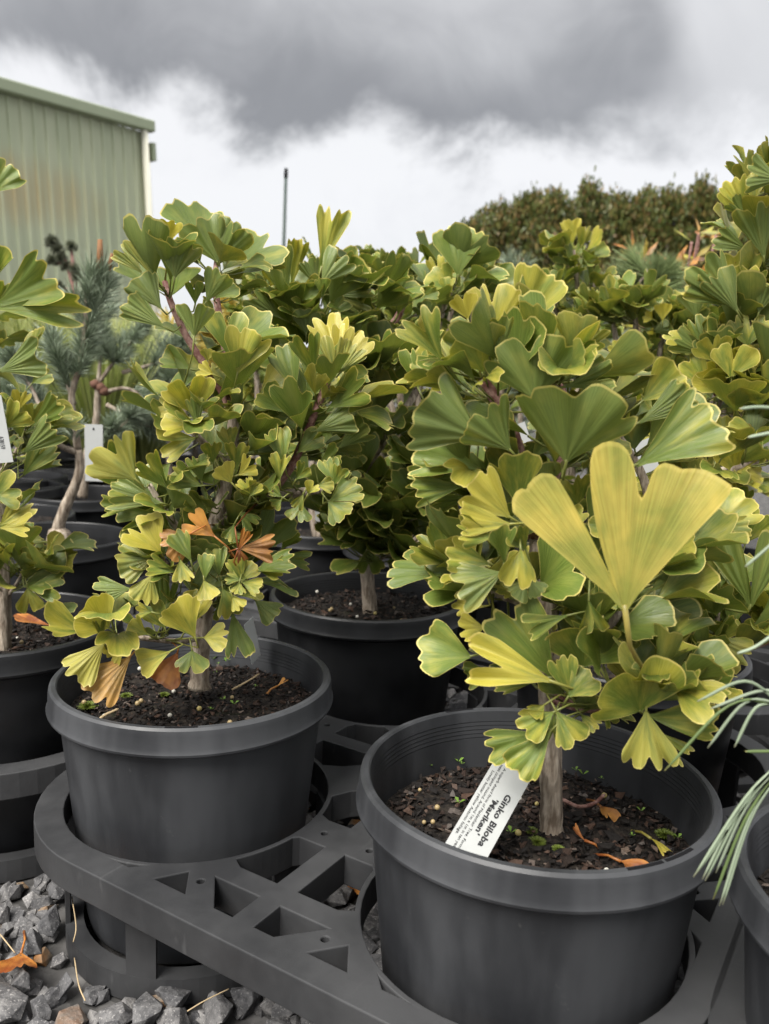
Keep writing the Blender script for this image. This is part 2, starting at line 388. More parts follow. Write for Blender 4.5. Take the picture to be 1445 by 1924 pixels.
# ---------------------------------------------------------------- the shed
def shedmat(t, b):
    p = oc(t); s_ = t.nodes.new('ShaderNodeSeparateXYZ'); L(t, p, s_.inputs[0]); x, y, z = s_.outputs
    a = NOISE(t, scaled(t, p, (2.5, 2.5, .5)), 1, 4, .6); st = NOISE(t, scaled(t, p, (14, 14, .35)), 1, 3, .6)
    c = MIX(t, SMOOTH(t, a, .3, .7), (.36, .40, .265), (.43, .46, .315))
    # brown stain, a band about a metre and a half under the gutter
    ex = MATH(t, 'POWER', MATH(t, 'DIVIDE', MATH(t, 'ADD', x, 2.0), .95), 2); ez = MATH(t, 'POWER', MATH(t, 'DIVIDE', MATH(t, 'ADD', z, 1.12), .36), 2)
    m_ = MATH(t, 'MULTIPLY', SMOOTH(t, MATH(t, 'ADD', MATH(t, 'ADD', ex, ez), MATH(t, 'MULTIPLY', MATH(t, 'SUBTRACT', a, .5), 3.0)), -.3, 2.2, 1, 0), SMOOTH(t, st, .22, .62))
    c = MIX(t, MATH(t, 'MULTIPLY', m_, .6), c, (.40, .27, .11))
    c = MIX(t, SMOOTH(t, st, .58, .8, 0, .22), c, (.22, .22, .15))
    L(t, c, b.inputs['Base Color'])
M_SHED = mat('sage_steel', shedmat, .5, .4)
M_TRIM = flat('sage_trim', (.28, .32, .21), .45, .4, .1, 3)
M_PIPE = flat('cream_pipe', (.66, .64, .52), .4, .4, .05, 3)
LEAN = -.055
up_ = Vector((math.sin(LEAN), 0, math.cos(LEAN)))
EA = at(272, 246, 12.7); lo, hi = 6.0, 12.6
for _ in range(50):
    md = (lo+hi)/2
    if (at(0, 172, md)-EA).dot(up_) > 0: hi = md
    else: lo = md
EB = at(0, 172, md)
shed = empty('farm_shed', EA, 'sage green ribbed steel shed with gutter and brown-stained wall', 'shed')
rotL = Matrix.Rotation(LEAN, 4, 'Y'); dirl = (rotL.inverted() @ (EA-EB)).normalized()
shed.matrix_world = Matrix.Translation(EA) @ rotL @ Matrix.Rotation(math.atan2(dirl.y, dirl.x), 4, 'Z')
# local frame: +x runs along the wall to the corner at x=0, -y faces the yard, z=0 at the eave
SH = EA.z + .35
def ribbed(x0, x1, pitch=.17, d=.024):
    pr = []; x = x0
    while x < x1-1e-4:
        for fx, dd in ((0, 0), (.62, 0), (.70, d), (.90, d), (.98, 0)): pr.append((x+fx*pitch, -dd))
        x += pitch
    pr.append((x1, 0)); v = []; f = []
    for (px, py) in pr: v += [(px, py, -SH), (px, py, -.02)]
    for i in range(len(pr)-1): f.append((2*i, 2*i+2, 2*i+3, 2*i+1))
    return mesh('wall_sheet', v, f, smooth=False)
for i in range(9):
    obj('wall_sheet', ribbed(-(i+1)*.85, -i*.85-.0), M_SHED, shed)
v, f = box_data(-7.6, .0, .03, 5, -SH, -.03); obj('frame_wall', mesh('frame_wall', v, f, smooth=False), M_TRIM, shed)
pr = [(-.16, .0), (-.17, .02), (-.155, .03), (-.155, .15), (-.02, .17), (-.02, .185), (-.175, .17), (-.19, .15), (-.19, -.01), (-.17, -.03), (-.03, -.03), (-.03, .0)]
v = [(x, y, z) for x in (-7.7, .07) for y, z in [(a_*.75, b_*.75) for a_, b_ in pr]]; n = len(pr)
f = [(i, (i+1) % n, n+(i+1) % n, n+i) for i in range(n)] + [tuple(range(n-1, -1, -1)), tuple(range(n, 2*n))]
obj('gutter', mesh('gutter', v, f, smooth=False), M_TRIM, shed)
v, f = box_data(-7.7, .08, -.02, 5.0, .125, .15)
v = [(x, y, z + max(0, y)*.12) for x, y, z in v]; obj('roof', mesh('roof', v, f, smooth=False), M_TRIM, shed)
v, f = tube_data([(-.07, -.075, -.02), (-.07, -.075, -SH)], .048, 14); obj('downpipe', mesh('downpipe', v, f), M_PIPE, shed)
v, f = box_data(.002, .03, -.03, .9, -SH, -.02); obj('corner_flashing', mesh('corner_flashing', v, f, smooth=False), M_TRIM, shed)
v, f = box_data(.035, .10, -.10, .06, -.40, -.16); obj('rain_head', mesh('rain_head', v, f, smooth=False), M_TRIM, shed)
v, f = tube_data([(-2.7, .5, .22), (-2.7, .5, .30), (-2.7, .5, .36), (-2.7, .5, .44)], [.03, .05, .05, .02], 10); obj('roof_vent', mesh('roof_vent', v, f), M_TAG, shed)
# lower green building farther back
q0, q1 = at(418, 474, 17), at(505, 522, 17)
low = empty('lean_to_building', (q0.x, 17, 0), 'low green lean-to building with sloping roof beyond the big shed', 'shed')
w_ = q1.x-q0.x
v = [(0, 0, 0), (w_, 0, 0), (w_, 0, q1.z), (0, 0, q0.z), (0, 4, 0), (w_, 4, 0), (w_, 4, q1.z), (0, 4, q0.z)]
obj('wall', mesh('wall', v, [(0, 1, 2, 3), (1, 5, 6, 2), (5, 4, 7, 6), (4, 0, 3, 7)], smooth=False), M_SHED, low)
sl_ = (q1.z-q0.z)/w_
v = [(x, y, q0.z+sl_*x+dz_) for dz_ in (.003, .16) for y in (-.15, 4.1) for x in (-.3, w_+.2)]
obj('roof', mesh('roof', v, box_data(0, 1, 0, 1, 0, 1)[1], smooth=False), M_TRIM, low)
# mast
pb, pt_ = at(533, 470, 15), at(537.5, 322, 15)
dirp = (pt_-pb); base = pb - dirp*(pb.z/dirp.z)
mast = empty('mast', base, 'tall thin dark green steel mast rising alone against the sky', 'pole')
v, f = tube_data([(0, 0, 0), (pt_-base)*.5, pt_-base], [.035, .032, .026], 10); obj('pole', mesh('pole', v, f), flat('mast_green', (.035, .055, .045), .5, .3), mast)
v, f = tube_data([(pt_-base)*.975, (pt_-base)*1.012], [.036, .03], 10); obj('cap', mesh('cap', v, f), M_BLACK, mast)

# ---------------------------------------------------------------- hedge trees far right
def hedgemat(t, b):
    ge = t.nodes.new('ShaderNodeNewGeometry'); ri = ge.outputs['Random Per Island']
    cr_ = t.nodes.new('ShaderNodeValToRGB'); L(t, ri, cr_.inputs[0]); e = cr_.color_ramp.elements
    e[0].color = (.040, .055, .012, 1); e[1].color = (.22, .17, .05, 1)
    q = e.new(.45); q.color = (.075, .095, .020, 1); q = e.new(.72); q.color = (.12, .115, .026, 1); q = e.new(.86); q.color = (.13, .075, .026, 1)
    L(t, cr_.outputs[0], b.inputs['Base Color'])
M_HEDGE = mat('bronze_foliage', hedgemat, .5, .4)
def crown_mesh(seed, n=15000):
    rnd = random.Random(seed); v, f = [], []
    cl = []
    for i in range(260):
        th = rnd.uniform(0, 6.283); h = rnd.random(); rr = min(1, (1-h)*3.2+.12)**.6*(.7+.45*rnd.random()**2)
        k = rnd.random()**.45
        cl.append(Vector((math.cos(th)*rr*k, math.sin(th)*rr*k, h*1.0)))
    for i in range(n):
        c = rnd.choice(cl); sg = .085
        p = c + Vector((rnd.gauss(0, sg), rnd.gauss(0, sg), rnd.gauss(0, .028)))
        out = Vector((p.x, p.y, .5)).normalized()
        d = (out*.8 + Vector((rnd.gauss(0, .6), rnd.gauss(0, .6), rnd.gauss(.2, .5)))).normalized(); s = d.cross(Vector((rnd.gauss(0, 1), rnd.gauss(0, 1), rnd.gauss(0, 1)))).normalized()
        l, w = rnd.uniform(.06, .12), rnd.uniform(.024, .042)
        d = Vector((d.x*l, d.y*l, d.z*l*.35)); s = Vector((s.x*w, s.y*w, s.z*w*.35)); o = len(v)
        v += [p-s*.4, p+d*.5-s, p+d, p+d*.5+s]; f.append((o, o+1, o+2, o+3))
    return mesh('crown', v, f, smooth=False)
CROWNS = [crown_mesh(i) for i in (1, 2, 3)]
hr = random.Random(3)
words = ['leftmost of the row, beside the open sky', 'second of the row from the open sky', 'third of the row from the open sky', 'fourth of the row from the open sky', 'fifth of the row from the open sky', 'sixth of the row from the open sky',
         'seventh of the row from the open sky', 'eighth of the row from the open sky', 'tallest, ninth of the row', 'tenth of the row, next after the tallest', 'last of the row, behind the tall ginkgo']
words[0] = 'first of the row beside the open sky'
for i, (px, ty) in enumerate(((898, 415), (935, 392), (992, 372), (1048, 368), (1105, 358), (1165, 372), (1212, 366), (1262, 370), (1320, 352), (1372, 372), (1425, 385))):
    yd = 14 + hr.uniform(-.5, .7); top = at(px, ty, yd)
    t_ = empty('hedge_tree', (top.x, yd, 0), 'bronze-green clipped tree, '+words[i], 'tree', 'row of bronze trees along the yard', hr.uniform(0, 6))
    v, f = tube_data([(0, 0, 0), (.03, .02, .8), (0, 0, top.z*.8)], [.07, .055, .02], 8); obj('trunk', mesh('trunk', v, f), M_BARK, t_)
    o = obj('crown', CROWNS[i % 3], M_HEDGE, t_); o.location = (0, 0, .25); o.scale = (.56, .56, (top.z-.25)*.985)

# ---------------------------------------------------------------- trays
M2 = .392
def rrect(h, r, n=14):
    out = []
    for cx, cy, a0 in ((h-r, h-r, 0), (-(h-r), h-r, 90), (-(h-r), -(h-r), 180), (h-r, -(h-r), 270)):
        for i in range(n+1):
            a = RAD(a0+90*i/n); out.append((cx+r*math.cos(a), cy+r*math.sin(a)))
    return out
def rot4(pts): return [[(x*c_-y*s_, x*s_+y*c_) for x, y in pts] for c_, s_ in ((1, 0), (0, 1), (-1, 0), (0, -1))]
HR, RO = .1535, .1570
def arc(cx, cy, r, a0, a1, n=7): return [(cx+r*math.cos(RAD(a0+(a1-a0)*i/n)), cy+r*math.sin(RAD(a0+(a1-a0)*i/n))) for i in range(n+1)]
openings = []
def mir(p): return [p, [(-x, y) for x, y in reversed(p)]]
front = []
front += mir([(.120, -.365), (.099, -.334), (.072, -.365)])
front += mir([(.012, -.365), (.012, -.326), (.074, -.326), (.037, -.365)])
front += mir([(.1530, -.3652)] + [(x, -.21-math.sqrt(RO**2-(x-.21)**2)) for x in (.138, .145, .153, .162, .172, .183)] + [(.196, -.3652)])
ar2 = arc(.21, -.21, RO, 212, 183, 8)
front += mir([(.012, -.302), (.062, -.302)] + [q for q in ar2 if -.297 < q[1] < -.225] + [(.048, -.222), (.012, -.222)])
front += mir([(.012, -.178), (.043, -.178)] + [q for q in arc(.21, -.21, RO, 166, 150, 5)] + [(.062, -.108), (.012, -.058)])
for p in front: openings += rot4(p)
cu = bpy.data.curves.new('tray', 'CURVE'); cu.dimensions = '2D'; cu.fill_mode = 'BOTH'; cu.extrude = .0155; cu.bevel_depth = .0012; cu.bevel_resolution = 1
def poly(pts):
    s_ = cu.splines.new('POLY'); s_.points.add(len(pts)-1)
    for q, (x, y) in zip(s_.points, pts): q.co = (x, y, 0, 1)
    s_.use_cyclic_u = True
poly(rrect(M2, .182))
for cx in (-.21, .21):
    for cy in (-.21, .21):
        poly(arc(cx, cy, HR, 360, 360/56, 55))
        for q in ((.133, .079),):
            pass
for p in openings: poly(p)
for s1 in (-1, 1):
    for s2 in (-1, 1):
        for q in ((.077, .341), (.030, .202)):
            poly(arc(s1*q[0], s2*q[1], .0052, 360, 30, 11)); poly(arc(s1*q[1], s2*q[0], .0052, 360, 30, 11))
tmp = bpy.data.objects.new('tmp', cu); C.objects.link(tmp)
TRAY = bpy.data.meshes.new_from_object(tmp.evaluated_get(bpy.context.evaluated_depsgraph_get())); bpy.data.objects.remove(tmp)
TRAY.name = 'tray_frame'; TRAY.materials.clear(); TRAY.materials.append(M_TRAY); TRAY.polygons.foreach_set('use_smooth', [False]*len(TRAY.polygons))
def arc_wall(r0, r1, a0, a1, z0, z1, n=10):
    v, f = [], []
    for i in range(n+1):
        a = a0+(a1-a0)*i/n
        for r, z in ((r0, z0), (r1, z0), (r1, z1), (r0, z1)): v.append((r*math.cos(a), r*math.sin(a), z))
    for i in range(n):
        for k in range(4): f.append((4*i+k, 4*i+4+k, 4*i+4+(k+1) % 4, 4*i+(k+1) % 4))
    if a1-a0 < 6.2: f += [(0, 1, 2, 3), (4*n+3, 4*n+2, 4*n+1, 4*n)]
    return v, f
BAR = mesh('pocket_bar', *arc_wall(.1480, .1530, -.11, .11, .032, .129, 4), smooth=False); BAR.materials.append(M_TRAY)
RING = mesh('pocket_base', *arc_wall(.1335, .1532, 0, 2*math.pi, .003, .032, 56), smooth=False); RING.materials.append(M_TRAY)
TZ = .159
def tray(u, v, label):
    q = tray_pt(u, v); t_ = empty('plant_tray', (q.x, q.y, 0), label, 'plant tray', 'grey four-pot carry trays', math.atan2(A2.y, A2.x))
    obj('tray_frame', TRAY, None, t_, Matrix.Translation((0, 0, TZ-.0155)))
    for cx in (-.21, .21):
        for cy in (-.21, .21):
            obj('pocket_base', RING, None, t_, Matrix.Translation((cx, cy, 0)))
            for k in range(6): obj('pocket_bar', BAR, None, t_, Matrix.Translation((cx, cy, 0)) @ Matrix.Rotation(RAD(60*k-8), 4, 'Z'))
    t_.scale = (.955, 1, 1)
    return t_
tray(.008, .203, 'grey plastic tray with triangular truss openings holding the two nearest ginkgo pots')
tray(.752, .205, 'grey plastic tray under the long-needled pine pot')
tray(-.745, .205, 'grey plastic tray under the slim-trunked ginkgo pot')
tray(.0, 1.01, 'grey plastic tray in the second row behind the middle ginkgo')
tray(-.79, 1.01, 'grey plastic tray in the second row under the curved-trunk pine')
tray(.79, 1.01, 'grey plastic tray in the second row behind the long-needled pine')

# ---------------------------------------------------------------- pots
H = .296
def pot_profile(soil):
    return [(.0, .012), (.118, .012), (.1205, .015), (.1235, .03), (.147, .255), (.1475, .2605), (.1505, .2625), (.1585, .2655), (.1605, .2675), (.1610, .270), (.1590, .2745), (.1585, .288), (.1575, .2935), (.1550, .2960),
            (.1505, .2962), (.1490, .2945), (.1470, .2840), (.1473, .2832), (.1466, .2798), (.1469, .2790), (.1462, .2756), (.1465, .2748), (.1458, .2714), (.1461, .2706), (.1454, .2672), (.1457, .2664), (.1450, .262), (.141, soil-.02)]
def flute(a, z): return (.0022*math.cos(11*a+.6)+.0016*math.sin(5*a+2)) * (1 if z < .255 else 0)
POT_ME = {}
HULLS = []
for i in range(24):
    rnd = random.Random(400+i); bm = bmesh.new()
    for k in range(8): bm.verts.new((rnd.uniform(-1, 1), rnd.uniform(-1, 1), rnd.uniform(-1, 1)))
    r_ = bmesh.ops.convex_hull(bm, input=bm.verts); bmesh.ops.delete(bm, geom=[e for e in r_['geom_interior'] if isinstance(e, bmesh.types.BMVert)], context='VERTS')
    bm.verts.index_update(); HULLS.append(([v.co.copy() for v in bm.verts], [tuple(v.index for v in f_.verts) for f_ in bm.faces])); bm.free()
def chip_mesh(seed, l, w, h):
    v, f = HULLS[random.Random(seed).randrange(24)]
    return [Vector((q.x*l, q.y*w, q.z*h)) for q in v], f
CHIPS = []
for i in range(10):
    v, f = chip_mesh(i, 1, random.Random(i).uniform(.3, .8), random.Random(i+50).uniform(.14, .3)); m_ = mesh('bark_chip', v, f, smooth=False); m_.materials.append(M_CHIP); CHIPS.append(m_)
def add_pot(root, soil_drop=.045, nchip=500, nbig=30, seed=0, seg=96, size=.0065, dusty=False):
    sz = H-soil_drop; key = (soil_drop, seg, dusty)
    if key not in POT_ME:
        POT_ME[key] = lathe('pot', pot_profile(sz), seg, flute); POT_ME[key].set_sharp_from_angle(angle=RAD(28))
    po = obj('pot', POT_ME[key], M_POT if dusty else M_POT_SHADED, root)  # rear pots get the plastic with foliage shade in its colour
    rnd = random.Random(seed); rad_ = .1440*(1-.18*max(0, soil_drop-.03))
    v, f = [(0, 0, sz)], []
    rings, sg = 12, 48
    for i in range(1, rings+1):
        for k in range(sg):
            a = 2*math.pi*k/sg; r = rad_*i/rings
            p = Vector((r*math.cos(a), r*math.sin(a), 0)); v.append((p.x, p.y, sz + .006*mnoise.noise(p*35+Vector((seed, 0, 0)))+.004*mnoise.noise(p*90)+.006*(1-(i/rings)**2)))
    for k in range(sg): f.append((0, 1+k, 1+(k+1) % sg))
    for i in range(rings-1):
        for k in range(sg): a, b_ = 1+i*sg, 1+(i+1)*sg; f.append((a+k, b_+k, b_+(k+1) % sg, a+(k+1) % sg))
    so_ = obj('soil', mesh('soil', v, f), M_SOIL, root)
    parts = []
    for i in range(nchip):
        r = rad_*.97*math.sqrt(rnd.random()); a = rnd.uniform(0, 6.283); l = size*rnd.choice((.3, .35, .4, .5, .6, .75, 1.0))
        cv_, cf = chip_mesh(rnd.random(), l, l*rnd.uniform(.35, .9), l*rnd.uniform(.25, .5))
        M = Matrix.Translation((r*math.cos(a), r*math.sin(a), sz+.006*(1-(r/rad_)**2)+rnd.uniform(0, .005))) @ Matrix.Rotation(rnd.uniform(0, 6.28), 4, 'Z') @ Matrix.Rotation(rnd.gauss(0, .4), 4, 'X') @ Matrix.Rotation(rnd.gauss(0, .35), 4, 'Y')
        parts.append(([M @ q for q in cv_], cf))
    v, f = join(parts); tag(obj('mulch', mesh('mulch', v, f, smooth=False), M_CHIP, so_), kind='stuff')
    for i in range(nbig):
        r = rad_*.93*math.sqrt(rnd.random()); a = rnd.uniform(0, 6.283)
        M = Matrix.Translation((r*math.cos(a), r*math.sin(a), sz+.009+rnd.uniform(-.002, .003))) @ Matrix.Rotation(rnd.uniform(0, 6.28), 4, 'Z') @ Matrix.Rotation(rnd.gauss(0, .25), 4, 'X') @ Matrix.Scale(size*rnd.uniform(.9, 1.7), 4)
        obj('bark_chip', CHIPS[rnd.randrange(10)], None, so_, M)
    return so_
# ---------------------------------------------------------------- ginkgo leaves
def leaf_data(seed, A, k, nu=34, nv=7, custom=None, ruff=None, notch=None, flare=None, pleat=0.0):
    """A fan blade of unit length along +Y, cupped towards +Z; A half spread, k how far it is rolled into a funnel."""
    rnd = random.Random(seed)
    k = 1+(max(k, 1.02)-1)*(1.45 if pleat else 1.75)+(.03 if custom else .07); bend = (rnd.uniform(-.42, .48) if not pleat else rnd.uniform(-.05, .25)) if custom is None else .06; a0 = math.asin(1/k)
    th = np.linspace(-A, A, nu+1); t = th/A
    if custom is not None: R = np.array([custom(math.degrees(x)) for x in th])
    else:
        R = 1 - .22*np.clip((np.abs(t)-.72)/.28, 0, 1)**2
        R += .020*np.sin(t*rnd.uniform(7, 11)+rnd.uniform(0, 6)) + .010*np.sin(t*rnd.uniform(15, 22)+rnd.uniform(0, 6))
        R += np.array([rnd.uniform(-.007, .007) for _ in th])
        nd = (rnd.choice((.05, .12, .25, .38)) if notch is None else notch)
        R *= 1 - nd*np.exp(-((th-rnd.uniform(-.12, .12)*A)/(.045+.07*A))**2)
        for sgn in (-1, 1):
            if rnd.random() < .75: R *= 1 - rnd.uniform(.05, .18)*np.exp(-((th-sgn*rnd.uniform(.35, .7)*A)/(.035+.03*A))**2)
    ruff = rnd.uniform(.04, .10) if ruff is None else ruff
    flare = rnd.uniform(-.1, .5) if flare is None else flare
    vs = np.array([0, .16, .34, .52, .69, .84, .94, 1.0]) if nv == 7 else np.linspace(0, 1, nv+1)
    n = len(vs); m1, m2 = rnd.uniform(2.5, 5.5), rnd.uniform(7, 12); p1, p2 = rnd.uniform(0, 6), rnd.uniform(0, 6); rip = rnd.uniform(15, 24)
    V = np.zeros((nu+1, n, 3)); UV = np.zeros((nu+1, n, 2))
    for j, vv in enumerate(vs):
        r = R*vv
        al = a0 + flare*r**2/3; rho = r*np.sin(al); ya = r*np.cos(al)
        ph = k*th; x = rho*np.sin(ph); nn = -rho*np.cos(ph)
        y2 = ya*math.cos(a0)-nn*math.sin(a0); z2 = ya*math.sin(a0)+nn*math.cos(a0)
        z2 = z2 + ruff*vv**3*(np.sin(m1*t+p1)+.55*np.sin(m2*t+p2)) + (.0025+pleat)*vv*np.sin(t*rip+p1)
        z2 = z2 + bend*y2*np.abs(y2)
        V[:, j, 0] = x; V[:, j, 1] = y2; V[:, j, 2] = z2
        UV[:, j, 0] = (t+1)/2; UV[:, j, 1] = .13+vv*.87
    w0 = .022                       # blunt wedge where the blade meets its stalk
    V[:, 0, 0] = t*w0
    f = [(i*n+j, (i+1)*n+j, (i+1)*n+j+1, i*n+j+1) for i in range(nu) for j in range(n-1)]
    return V.reshape(-1, 3), f, UV.reshape(-1, 2)
def leaf_mesh(seed, A, k, size, stalk, rad=.0011, **kw):
    """stalk: points from the blade base back to the twig (leaf space, metres)"""
    V, f, UV = leaf_data(seed, A, k, **kw); V = V*size
    sv, sf = tube_data(stalk, [rad*1.25]+[rad]*(len(stalk)-2)+[rad*1.5], 6)
    o = len(V); V = np.vstack([V, np.array([tuple(q) for q in sv])]); f = f + [tuple(i+o for i in q) for q in sf]
    UV = np.vstack([UV, np.tile([[.5, .02]], (len(sv), 1))])
    me = mesh('leaf', V, f, UV); me.materials.append(M_LEAF); return me
GEN = []
for i in range(44):
    rr = random.Random(900+i); A = RAD(rr.choice((30, 36, 42, 50, 58))); k = rr.choice((1.06, 1.15, 1.3, 1.5, 1.8))
    p = rr.uniform(.45, .8)
    V, f, UV = leaf_data(900+i, A, k, nu=22); V = V + np.array([0, p, 0])
    sv, sf = tube_data([(0, p, 0), (0, p*.6, -.03), (0, 0, 0)], [.02, .017, .022], 5)
    o = len(V); V = np.vstack([V, np.array([tuple(q) for q in sv])]); f = f+[tuple(i_+o for i_ in q) for q in sf]; UV = np.vstack([UV, np.tile([[.5, .02]], (len(sv), 1))])
    m_ = mesh('leaf', V, f, UV); m_.materials.append(M_LEAF); GEN.append(m_)
def frame(Y, Z):
    Y = Y.normalized(); Z = (Z-Y*Z.dot(Y)).normalized(); X = Y.cross(Z)
    return Matrix(((X.x, Y.x, Z.x, 0), (X.y, Y.y, Z.y, 0), (X.z, Y.z, Z.z, 0), (0, 0, 0, 1)))
CAMP = Vector((0, 0, CZ))
class Plant:
    def __init__(s, name, key_or_xy, label, group='ginkgos in nursery pots', soil_drop=.045, seed=1, **pk):
        xy = POTS[key_or_xy] if isinstance(key_or_xy, str) else key_or_xy
        s.y = xy[1]; s.xy = xy
        s.root = empty(name, (xy[0], xy[1], .0), label, 'potted plant', group); s.loc = Vector((xy[0], xy[1], 0))
        s.soil = add_pot(s.root, soil_drop, seed=seed, **pk); s.sz = H-soil_drop; s.nodes = []; s.rnd = random.Random(seed*13+1); s.nleaf = 0
        s.axis = []; s.yel = .06
    def branch(s, pts, r0, r1, name='branch', mat_=None, node=True, n=6, wob=.12, seg=9):
        """pts: (px, py, dy) photo pixel and metres in front of/behind the pot centre"""
        P = [at(px, py, s.y+dy)-s.loc if len(q) == 3 else Vector(q[:3]) for q in pts for (px, py, dy) in [q[:3]]]
        P = spline(P, n); m = len(P)
        R = [r0+(r1-r0)*i/(m-1) for i in range(m)]
        if name == 'trunk': R[0] *= 1.25; R[1] *= 1.08
        v, f = tube_data(P, R, seg, True, wob, int(r0*1e5)+m)
        o = obj(name, mesh(name, v, f), mat_ or M_BARK, s.root)
        if name == 'trunk': s.axis = P
        if node: s.nodes += P[(2 if name == 'trunk' else 1):]
        return P
    def leaf(s, bx, by, tx, ty, A, k, tint=.3, tilt=10, roll=0, doff=None, brown=0, bright=1.0, custom=None, notch=None, ruff=None, seed=None):
        rnd = s.rnd; seed = rnd.random() if seed is None else seed
        y0 = s.y + (rnd.uniform(-.065, -.035) if doff is None else doff)
        B = at(bx, by, y0); w = (at(tx, ty, y0)-B).length
        T = at(tx, ty, y0 - w*math.tan(RAD(tilt)))
        Y = T-B; size = Y.length; Z = (CAMP-B).normalized()*(1 if k > 0 else -1) + Vector((0, 0, .25 if k > 0 else -.25))
        M = frame(Y, Z) @ Matrix.Rotation(RAD(roll), 4, 'Y')
        if ruff is None and k < 0: ruff = rnd.uniform(.05, .095)
        tint = min(1, tint+s.yel)
        Bl = B-s.loc; inv = M.to_3x3().inverted()
        best = min(s.nodes, key=lambda q: (q-Bl).length + (.04 if (q-Bl).dot(Y) > 0 else 0)) if s.nodes else Bl-Y
        e = inv @ (best-Bl)
        if e.length > .11: e = e.normalized()*.11
        if e.length < .006: e = Vector((0, -.012, 0))
        l = e.length
        st = [Vector((0, size*.03, 0)), Vector((0, -l*.28, 0)).lerp(e*.3, .35), Vector((0, -l*.4, 0)).lerp(e*.7, .7), e]
        me = leaf_mesh(seed, RAD(A), abs(k), size, st, rad=max(.0008, size*.016), custom=custom, notch=notch, ruff=ruff, nu=(120 if custom else 44), pleat=(rnd.uniform(.008, .02) if k < 0 else 0))
        o = obj('leaf', me, None, s.root, Matrix.Translation(Bl) @ M); o.color = (tint, brown, bright, 1); s.nleaf += 1
        return o
    def many(s, txt, **kw):
        for ln in txt.strip().splitlines():
            p = ln.split('#')[0].split()
            if not p: continue
            q = [float(x) for x in p[:7]]; d = dict(kw)
            for x in p[7:]:
                a, b_ = x.split('='); d[{'t': 'tilt', 'r': 'roll', 'd': 'doff', 'b': 'brown', 'v': 'bright', 'n': 'notch', 'f': 'ruff'}[a]] = float(b_)
            s.leaf(*q[:6], tint=q[6], **d)
    def fill(s, n, size=(.03, .055), back=.6, tint=(.0, .5), up=.5, bright=.95, maxr=None):
        """leaves in small rosettes on the spurs along the twigs"""
        rnd = s.rnd; ax = s.axis[-1] if s.axis else Vector((0, 0, .5))
        c = 0
        while c < n:
            nd = rnd.choice([q for q in s.nodes if q.z > s.sz+.085]); out = Vector((nd.x, nd.y, 0)); out = out.normalized() if out.length > .015 else Vector((rnd.gauss(0, 1), rnd.gauss(0, 1), 0)).normalized()
            a0 = rnd.uniform(0, 6.28); ty_ = rnd.uniform(*tint)
            for j in range(rnd.randint(3, 5)):
                a = a0+j*2.1+rnd.uniform(-.4, .4)
                d = out*.55 + Vector((math.cos(a), math.sin(a), 0))*.85 + Vector((0, back, 0))*rnd.random() + Vector((0, 0, up+rnd.uniform(-.35, .45)))
                d.normalize(); Z = Vector((0, 0, 1))*.8 - d*.3 + Vector((rnd.gauss(0, .35), rnd.gauss(-.25, .35), 0))
                sc_ = rnd.uniform(*size)
                o = obj('leaf', GEN[rnd.randrange(len(GEN))], None, s.root, Matrix.Translation(nd) @ frame(d, Z) @ Matrix.Scale(sc_, 4))
                o.color = (max(0, min(1, ty_+rnd.uniform(-.15, .15))), 0, bright*rnd.uniform(.85, 1.1), 1); s.nleaf += 1; c += 1
# ---- the ginkgo in the nearest pot, right
R_ = Plant('potted_ginkgo', 'R', 'ginkgo with one huge pale fan leaf, in the pot with the printed tag', soil_drop=.062, seed=3, nchip=2300, nbig=44, size=.0070, dusty=True)
R_.branch([(1036, 1575, 0), (1036, 1500, 0), (1034, 1400, 0), (1030, 1260, .0), (1026, 1130, .0), (1012, 1010, .0)], .0108, .0085, 'trunk', wob=.16, seg=12)
R_.branch([(1012, 1010, 0), (985, 900, .0), (958, 800, .0), (925, 740, 0), (905, 712, 0)], .0075, .0045, mat_=M_TWIG)
R_.branch([(1030, 1150, 0), (985, 1130, -.01), (940, 1115, -.015), (905, 1090, -.02)], .006, .0042)
R_.branch([(1030, 1240, 0), (1110, 1200, -.02), (1160, 1150, -.03), (1200, 1060, 0), (1215, 920, .02), (1150, 800, .02)], .006, .0035)
R_.branch([(1032, 1310, 0), (1110, 1330, -.04), (1190, 1300, -.07), (1225, 1285, -.08)], .005, .0035, mat_=M_TWIG)
R_.branch([(1012, 1010, 0), (960, 990, .02), (920, 930, .02), (880, 880, .02)], .005, .003, mat_=M_TWIG)
R_.branch([(1000, 960, 0), (1050, 880, 0), (1080, 800, 0), (1050, 720, 0)], .0055, .003, mat_=M_TWIG)
def pale(a):      # outline of the huge leaf: one slit nearly to the base, one round notch
    x = [-49, -48.5, -45, -41.9, -39.5, -38.3, -37, -33.5, -30.5, -27.5, -25.8, -24.6, -23.2, -21, -18.5, -15, -12.8, -10.6, -7.5, -4.9, -2, .6, 3.2, 4.8, 6, 8.1, 9.6, 10.4, 11.5, 13.9, 17, 20.3, 24, 27.7, 33, 38, 39.5, 40]
    y = [.80, .92, .98, 1.0, .995, .965, .985, 1.0, 1.0, .965, .90, .55, .21, .35, .54, .80, .95, 1.03, 1.055, 1.06, 1.045, 1.0, .90, .80, .73, .705, .76, .86, .915, .945, .945, .935, .965, .985, .985, .985, .93, .85]
    return float(np.interp(a, x, y))
R_.leaf(1174, 1145, 1150.5, 846, 44.5, 1.04, .24, tilt=-8, doff=-.165, brown=.20, bright=1.25, custom=lambda a: pale(a-4.5), ruff=.010, seed=11).color[3] = .22
